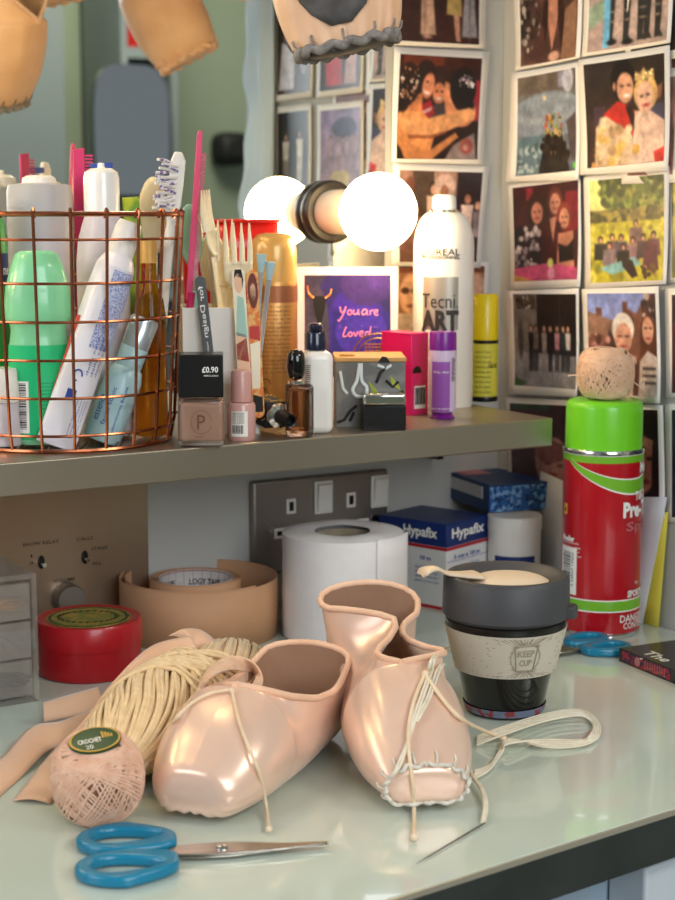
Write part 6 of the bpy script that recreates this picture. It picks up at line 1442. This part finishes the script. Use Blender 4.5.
# shoe with its toe to the viewer
a2 = math.radians(-9); o2 = at_z(427, 813); o2.z = T + .006
m2 = frame(o2, (math.sin(a2), math.cos(a2), 0), (0, 0, 1))
W2_ = ([0, .06, .18, .32, .41, .55, .68, .78, .88, .93, 1], [.0245, .0285, .0355, .0385, .0385, .0355, .0285, .0265, .0295, .030, .029])
H2_ = ([0, .04, .14, .28, .41], [.0225, .0275, .041, .056, .064])
def bend2(p):
    t = p.y / .195; r = interp(t, [0, .4, .6, .8, 1], [0, .0005, .008, .021, .029]); return Vector((p.x - .006 * max(0, t - .5), p.y, p.z + r))
s2, bv2, ed2 = shoe('pointe_shoe', 'peach satin pointe shoe with toe towards the needle and pinched heel', m2, .195, W2_, H2_, .41,
     ([.41, .5, .6, .7, .8, .9, 1], [.064, .062, .062, .065, .061, .056, .063]), ([.41, .5, .6, .7, .8, .9, 1], [.064, .061, .056, .054, .052, .052, .063]),
     ([.41, .47, .55, .64, .70, .78, .86, .93, 1], [0, .012, .010, -.004, -.007, .012, .032, .036, .034]), ([.41, .47, .55, .64, .70, .78, .86, .93, 1], [0, .024, .034, .018, .013, .018, .030, .034, .033]), bend=bend2, group='pair of new pointe shoes', darn=True)
both = [bv1, bv2]
cordobj('drawstring', drape([(232, 691), (238, 718), (248, 746), (259, 772), (266, 805, .006), (269, 829, .003)], both, .0011), .0011, K['cord'], s1, knots=(0, 5))
cordobj('drawstring', drape([(233, 690), (212, 693), (192, 703), (173, 722), (158, 745), (148, 762, .02), (144, 770, .016), (141, 778, .012)], both, .0011), .0011, K['cord'], s1, knots=(6,))
cordobj('drawstring', drape([(425, 674), (436, 690), (449, 707), (463, 720), (480, 729, .016), (503, 738, .004)], both, .0014), .0014, K['cord'], s2, knots=(0, 5))
cordobj('drawstring', drape([(425, 674), (415, 698), (409, 726), (409, 752), (413, 785), (414, 812), (414, 837, .003)], both, .0013), .0013, K['cord'], s2, knots=(6,))
for i, dx in enumerate((0, 3)):
    cordobj('sewing_thread', drape([(428 + dx, 672), (434 + dx, 656), (450, 648 + dx), (461 + dx, 656), (464 + dx, 676)], both, .0011), .0010, K['cord_white'], s2)
    cordobj('sewing_thread', drape([(430 + dx, 668), (423 + dx, 690), (415 + dx, 712), (408, 740 + dx), (398 + dx, 764), (394, 774)], both, .0010), .0009, K['cord_white'], s2)
    cordobj('sewing_thread', drape([(441 + dx, 664), (436 + dx, 672), (426 + dx, 700), (414 + dx, 722)], both, .0010), .0009, K['cord_white'], s2)
# ------------------------------------------------------------------ hanging shoes and their rail
WH = ([0, .06, .18, .33, .5, .7, .85, .93, 1], [.032, .038, .0425, .042, .038, .031, .029, .027, .025])
HH_ = ([0, .04, .14, .28, .4], [.028, .034, .046, .056, .060])
EH = ([.4, .5, .65, .8, .9, 1], [.060, .054, .044, .044, .050, .058])
WWH = ([.4, .46, .56, .75, .9, 1], [0, .020, .032, .030, .027, .025])
ry = 1.15; rz_ = T + H + .47
def rdir(v): v = Vector(v); return v - NB * (2 * v.dot(NB))
old = (K['satin_old'], K['lining'], K['binding'])
def hang(label, mx, L=.215, platform=None, **kw):
    r_, b_, e_ = shoe('hanging_pointe_shoe', label, mx, L, WH, HH_, .40, EH, EH, WWH, WWH, mats=old, sole=True, group='worn pointe shoes hanging on the rail', darn=True, worn=2 if platform is K['suede'] else 1, platform=platform, **kw)
    inv = Matrix(mx).inverted(); hx = mx @ Vector((0, L * .99, .05)); top = Vector((hx.x, ry, rz_))
    pts = [inv @ q for q in catmull([hx, hx.lerp(top, .4) + Vector((.004, 0, 0)), top + Vector((0, -.004, .003))], 8)]
    g = Geo().tube(pts, .0022, 8); g.tube([inv @ (top + Vector((0, .0085 * math.cos(a), .0085 * math.sin(a)))) for a in [q * .5 for q in range(13)]], .0016, 6)
    obj('ribbon', g, K['ribbon'], r_); return r_
# the one in front: sole to the viewer, toe down
tip = at_y(346, 45, 1.075)
hang('worn pointe shoe hanging toe down above the bulb, dirty grey toe and sole', frame(tip, (-.20, .12, 1.0), (.10, .96, -.12)), platform=K['suede'], pleat=.0016)
def hang_refl(px, py, d, label, vy, vz):
    p = on_plane(px, py, B0 - NB * d, NB); hang(label, frame(reflect(p), rdir(vy), rdir(vz)), platform=K['satin_old'])
hang_refl(188, 62, .41, 'worn pointe shoe seen only as the middle shoe reflected in the mirror', (-.52, .1, 1.0), (-.1, -1, .1))
hang_refl(52, 6, .40, 'worn pointe shoe whose toe is just reflected at the mirror top', (-.25, .1, 1.0), (.1, -1, .1))
hang_refl(214, -6, .36, 'worn pointe shoe with only its toe edge reflected above the red comb', (.2, .1, 1.0), (.1, -1, .1))
tag(obj('hanging_rail', Geo().tube([(-.62, ry, rz_), (CORNER.x + .255, ry, rz_)], .006, 12), K['chrome']), 'thin chrome rail above the counter from which worn shoes hang', 'rail')
# ================================================================== thread, yarn and ribbons
# crochet ball with green label
c = table_c(99, 837, .025); r = M_(46.5, c)
q = thing('crochet_ball', 'peach crochet thread ball with a green and gold label, beside the teal scissors', 'thread ball', c, mx=Matrix.Translation(c + Vector((0, 0, .0))) )
tilt = Tr(0, 0, r * .99) @ Rz(.35) @ Rx(.30) @ Ry(-.10)
co, th_ = yarn_ball(r * .985, r * .985, r * .95, 99, .00064, 21, barrel=.62, lo=.85, hi=1.36)
obj('core', co, K['crochet_core_shade'], q, mx=tilt); obj('thread_winding', th_, K['crochet'], q, mx=tilt)
lb = obj('label', Geo().lathe([(r * .56, r * .935), (r * .56, r * .985), (r * .3, r * 1.00), (0, r * 1.004)], 40, mx=tilt @ Matrix.Diagonal((1, .78, 1, 1))), K['green_label'], q)
g = Geo(); fm = lambda x, y: (x, y, r * 1.012)
g.text('CROCHET', r * .5, r * .15, lambda x, y: fm(x - r * .12, y - r * .05), bold=.02); g.text('20', r * .16, r * .14, lambda x, y: fm(x - r * .16, y - r * .26))
obj('lettering', Geo().add(g.v, g.f, 0, tilt), K['print_white'], lb)
g = Geo().lathe([(r * .50, r * .997), (r * .545, r * .994)], 40, mx=tilt @ Matrix.Diagonal((1, .78, 1, 1)))
for i in range(4): g.box(r * (.16 + .06 * i), r * (.2 + .06 * i), -r * .02, r * (.20 - .04 * i), r * 1.006, r * 1.012, mx=tilt)
obj('gold_motif', g, K['gold_print'], lb)
# loose hank
path = [at_z(238, 660, .030), at_z(208, 678, .034), at_z(168, 702, .033), at_z(138, 731, .029), at_z(108, 757, .022)]
cl_ = catmull(path, 10); n = len(cl_)
hk = thing('cotton_hank', 'cream cotton yarn hank lying between the ribbons and the pointe shoe', 'yarn', (path[2].x, path[2].y, T))
inv = Matrix.Translation(-Vector((path[2].x, path[2].y, T)))
rgh = random.Random(5)
def strand(a0, rad, tw, ph, wob):
    out = []
    for i, p in enumerate(cl_):
        v = i / (n - 1); d_ = (cl_[min(i + 1, n - 1)] - cl_[max(i - 1, 0)]).normalized(); sx_ = d_.cross(Vector((0, 0, 1))).normalized(); uz_ = sx_.cross(d_)
        R_ = interp(v, [0, .2, .5, .8, 1], [.019, .027, .030, .028, .018]) * rad; a = a0 + tw * 2 * PI * v + wob * math.sin(v * 9 + ph)
        q_ = p + sx_ * math.cos(a) * R_ * 1.15 + uz_ * math.sin(a) * R_ * .80; q_.z = max(q_.z, T + .0016); out.append(inv @ q_)
    return out
g = Geo()
for i in range(150): g.tube(strand(2 * PI * i / 75 + rgh.uniform(-.05, .05), (1 if i % 3 else .95) if i < 75 else .86, .42, rgh.random() * 6, .05), .0017, 6)
obj('yarn_thread', g, K['yarn'], hk, sharp=80)
g = Geo()
for i in range(13):
    v0 = .36 + .014 * i + rgh.uniform(-.01, .01); pts = []
    for j in range(15):
        a = -.4 + (PI + .8) * j / 14; v = min(.98, v0 + .10 * math.cos(a) * (1 if i % 2 else -.6)); p = cl_[int(v * (n - 1))]; d_ = (cl_[min(int(v * (n - 1)) + 1, n - 1)] - cl_[max(int(v * (n - 1)) - 1, 0)]).normalized()
        sx_ = d_.cross(Vector((0, 0, 1))).normalized(); uz_ = sx_.cross(d_); q_ = p + sx_ * math.cos(a) * .0365 + uz_ * math.sin(a) * .0262; q_.z = max(q_.z, T + .002); pts.append(inv @ q_)
    g.tube(catmull(pts, 2), .0016, 6)
obj('binding_thread', g, K['yarn'], hk, sharp=80)
g = Geo()
for i in range(12):
    o_ = i * .0011; pts = [at_z(196 + i * .6, 694, .052), at_z(208, 670 + i * .8, .058 + o_), at_z(230, 657 + i * 1.1, .060), at_z(252, 662 + i, .056 - o_), at_z(262 - i * .5, 678, .046), at_z(258 - i, 694, .036)]
    g.tube([inv @ q_ for q_ in catmull(pts, 6)], .00085, 6)
obj('loose_loop_thread', g, K['crochet_pale'], hk, sharp=80)
# ribbons
def ribbon(label, A, Bp, m=K['ribbon']):
    a = catmull([at_z(*q_) for q_ in A], 8); b = catmull([at_z(*q_) for q_ in Bp], 8); k_ = len(a); c_ = sum(a, Vector()) / k_; c_.z = T
    def f(u, v):
        i = round(u * (k_ - 1)); p = a[i].lerp(b[i], v); p = p + Vector((0, 0, .0022 * math.sin(v * PI))); p.z = max(p.z, T + .0007); return p - c_
    return tag(obj('satin_ribbon', Geo().grid(f, k_, 7), m, None, c_, solid=.0006, off=0, sharp=80), label, 'ribbon', 'loose peach ribbons')
ribbon('peach ribbon arching from the tape coil down towards the thread ball', [(190, 636, .064), (150, 647, .060), (112, 683, .047), (84, 720, .030), (52, 752, .010), (13, 801, .001)], [(201, 658, .050), (172, 670, .046), (134, 704, .033), (106, 738, .019), (84, 768, .006), (50, 804, .001)])
ribbon('short peach ribbon end poking out behind the arching ribbon', [(43, 703, .016), (62, 697, .020), (80, 692, .024), (98, 687, .028)], [(44, 722, .005), (64, 718, .010), (86, 714, .014), (104, 708, .018)])
ribbon('peach ribbon end reaching across the table to the frame edge', [(98, 706, .019), (62, 721, .017), (31, 727, .012), (2, 757, .002), (-25, 776, .001)], [(92, 733, .010), (64, 744, .008), (46, 752, .005), (19, 779, .001), (-5, 800, .001)])
ribbon('peach ribbon folded over at the top beside the tan coil', [(168, 636, .062), (184, 629, .066), (203, 631, .062), (226, 649, .052), (262, 668, .040)], [(186, 643, .056), (192, 644, .056), (198, 654, .050), (212, 678, .044), (244, 694, .036)])
# ------------------------------------------------------------------ white elastic cord and needle
root = thing('elastic_cord', 'loose coil of thin white elastic cord beside the reusable cup', 'cord', at_z(520, 740))
inv2 = Matrix.Translation(-at_z(520, 740))
g = Geo()
for i in range(5):
    o_ = i * 2.0; pts = [(477, 737 + o_, .002), (500, 728 + o_, .003 + .0012 * i), (545, 714 + o_ * .9, .002 + .001 * i), (580, 710 + o_ * .7, .002 + .001 * i), (598 - o_ * .6, 722 + o_ * .3, .002), (598 - o_, 737 - o_ * .2, .002 + .001 * i), (580, 746 - o_ * .7, .002), (545, 747 - o_ * .9, .003), (508, 739 + o_ * .6, .003 + .001 * i), (499 + o_ * .4, 752, .002), (490, 765 + o_ * .5, .002), (474, 771 + o_, .002)]
    g.tube([inv2 @ q_ for q_ in catmull([at_z(*q_) for q_ in pts], 8)], .00085, 6)
obj('coil_thread', g, K['cord_white'], root, sharp=80)
g = Geo()
for i in range(3):
    pts = [(471, 771 + i * 2, .003), (473, 776 + i, .004), (483 - i, 790, .004), (487 - i * 1.4, 806, .003), (484 - i, 822, .0015)]
    g.tube([inv2 @ q_ for q_ in catmull([at_z(*q_) for q_ in pts], 8)], .0010, 6)
obj('cord_end', g, K['cord_white'], root, sharp=80)
a, b = at_z(415.5, 864, .0008), at_z(485, 823, .0012); mid = (a + b) / 2
tag(obj('needle', Geo().tube([a - mid, a.lerp(b, .2) - mid, a.lerp(b, .9) - mid, b - mid], [.0001, .0005, .0007, .0006], 8), K['blade'], None, mid), 'long steel sewing needle lying at the counter edge', 'needle')
# ------------------------------------------------------------------ camera
cam = bpy.data.cameras.new('camera'); co_ = bpy.data.objects.new('camera', cam); COL.objects.link(co_); sc.camera = co_
co_.location = CAM; co_.rotation_euler = (PI / 2 - PITCH, 0, 0)
cam.sensor_fit = 'VERTICAL'; cam.sensor_height = 36.0; cam.lens = 36.0 * F / 900.0; cam.clip_start = .01
cam.dof.use_dof = True; cam.dof.focus_distance = 1.13; cam.dof.aperture_fstop = cam.lens / 1000 / .0062
vs_ = sc.view_settings; vs_.view_transform = 'Standard'; vs_.look = 'None'; vs_.exposure = 0.0; vs_.gamma = 1.0; vs_.use_curve_mapping = False
sc.cycles.max_bounces = 12; sc.cycles.transmission_bounces = 10; sc.cycles.glossy_bounces = 5; sc.cycles.sample_clamp_indirect = 6.0
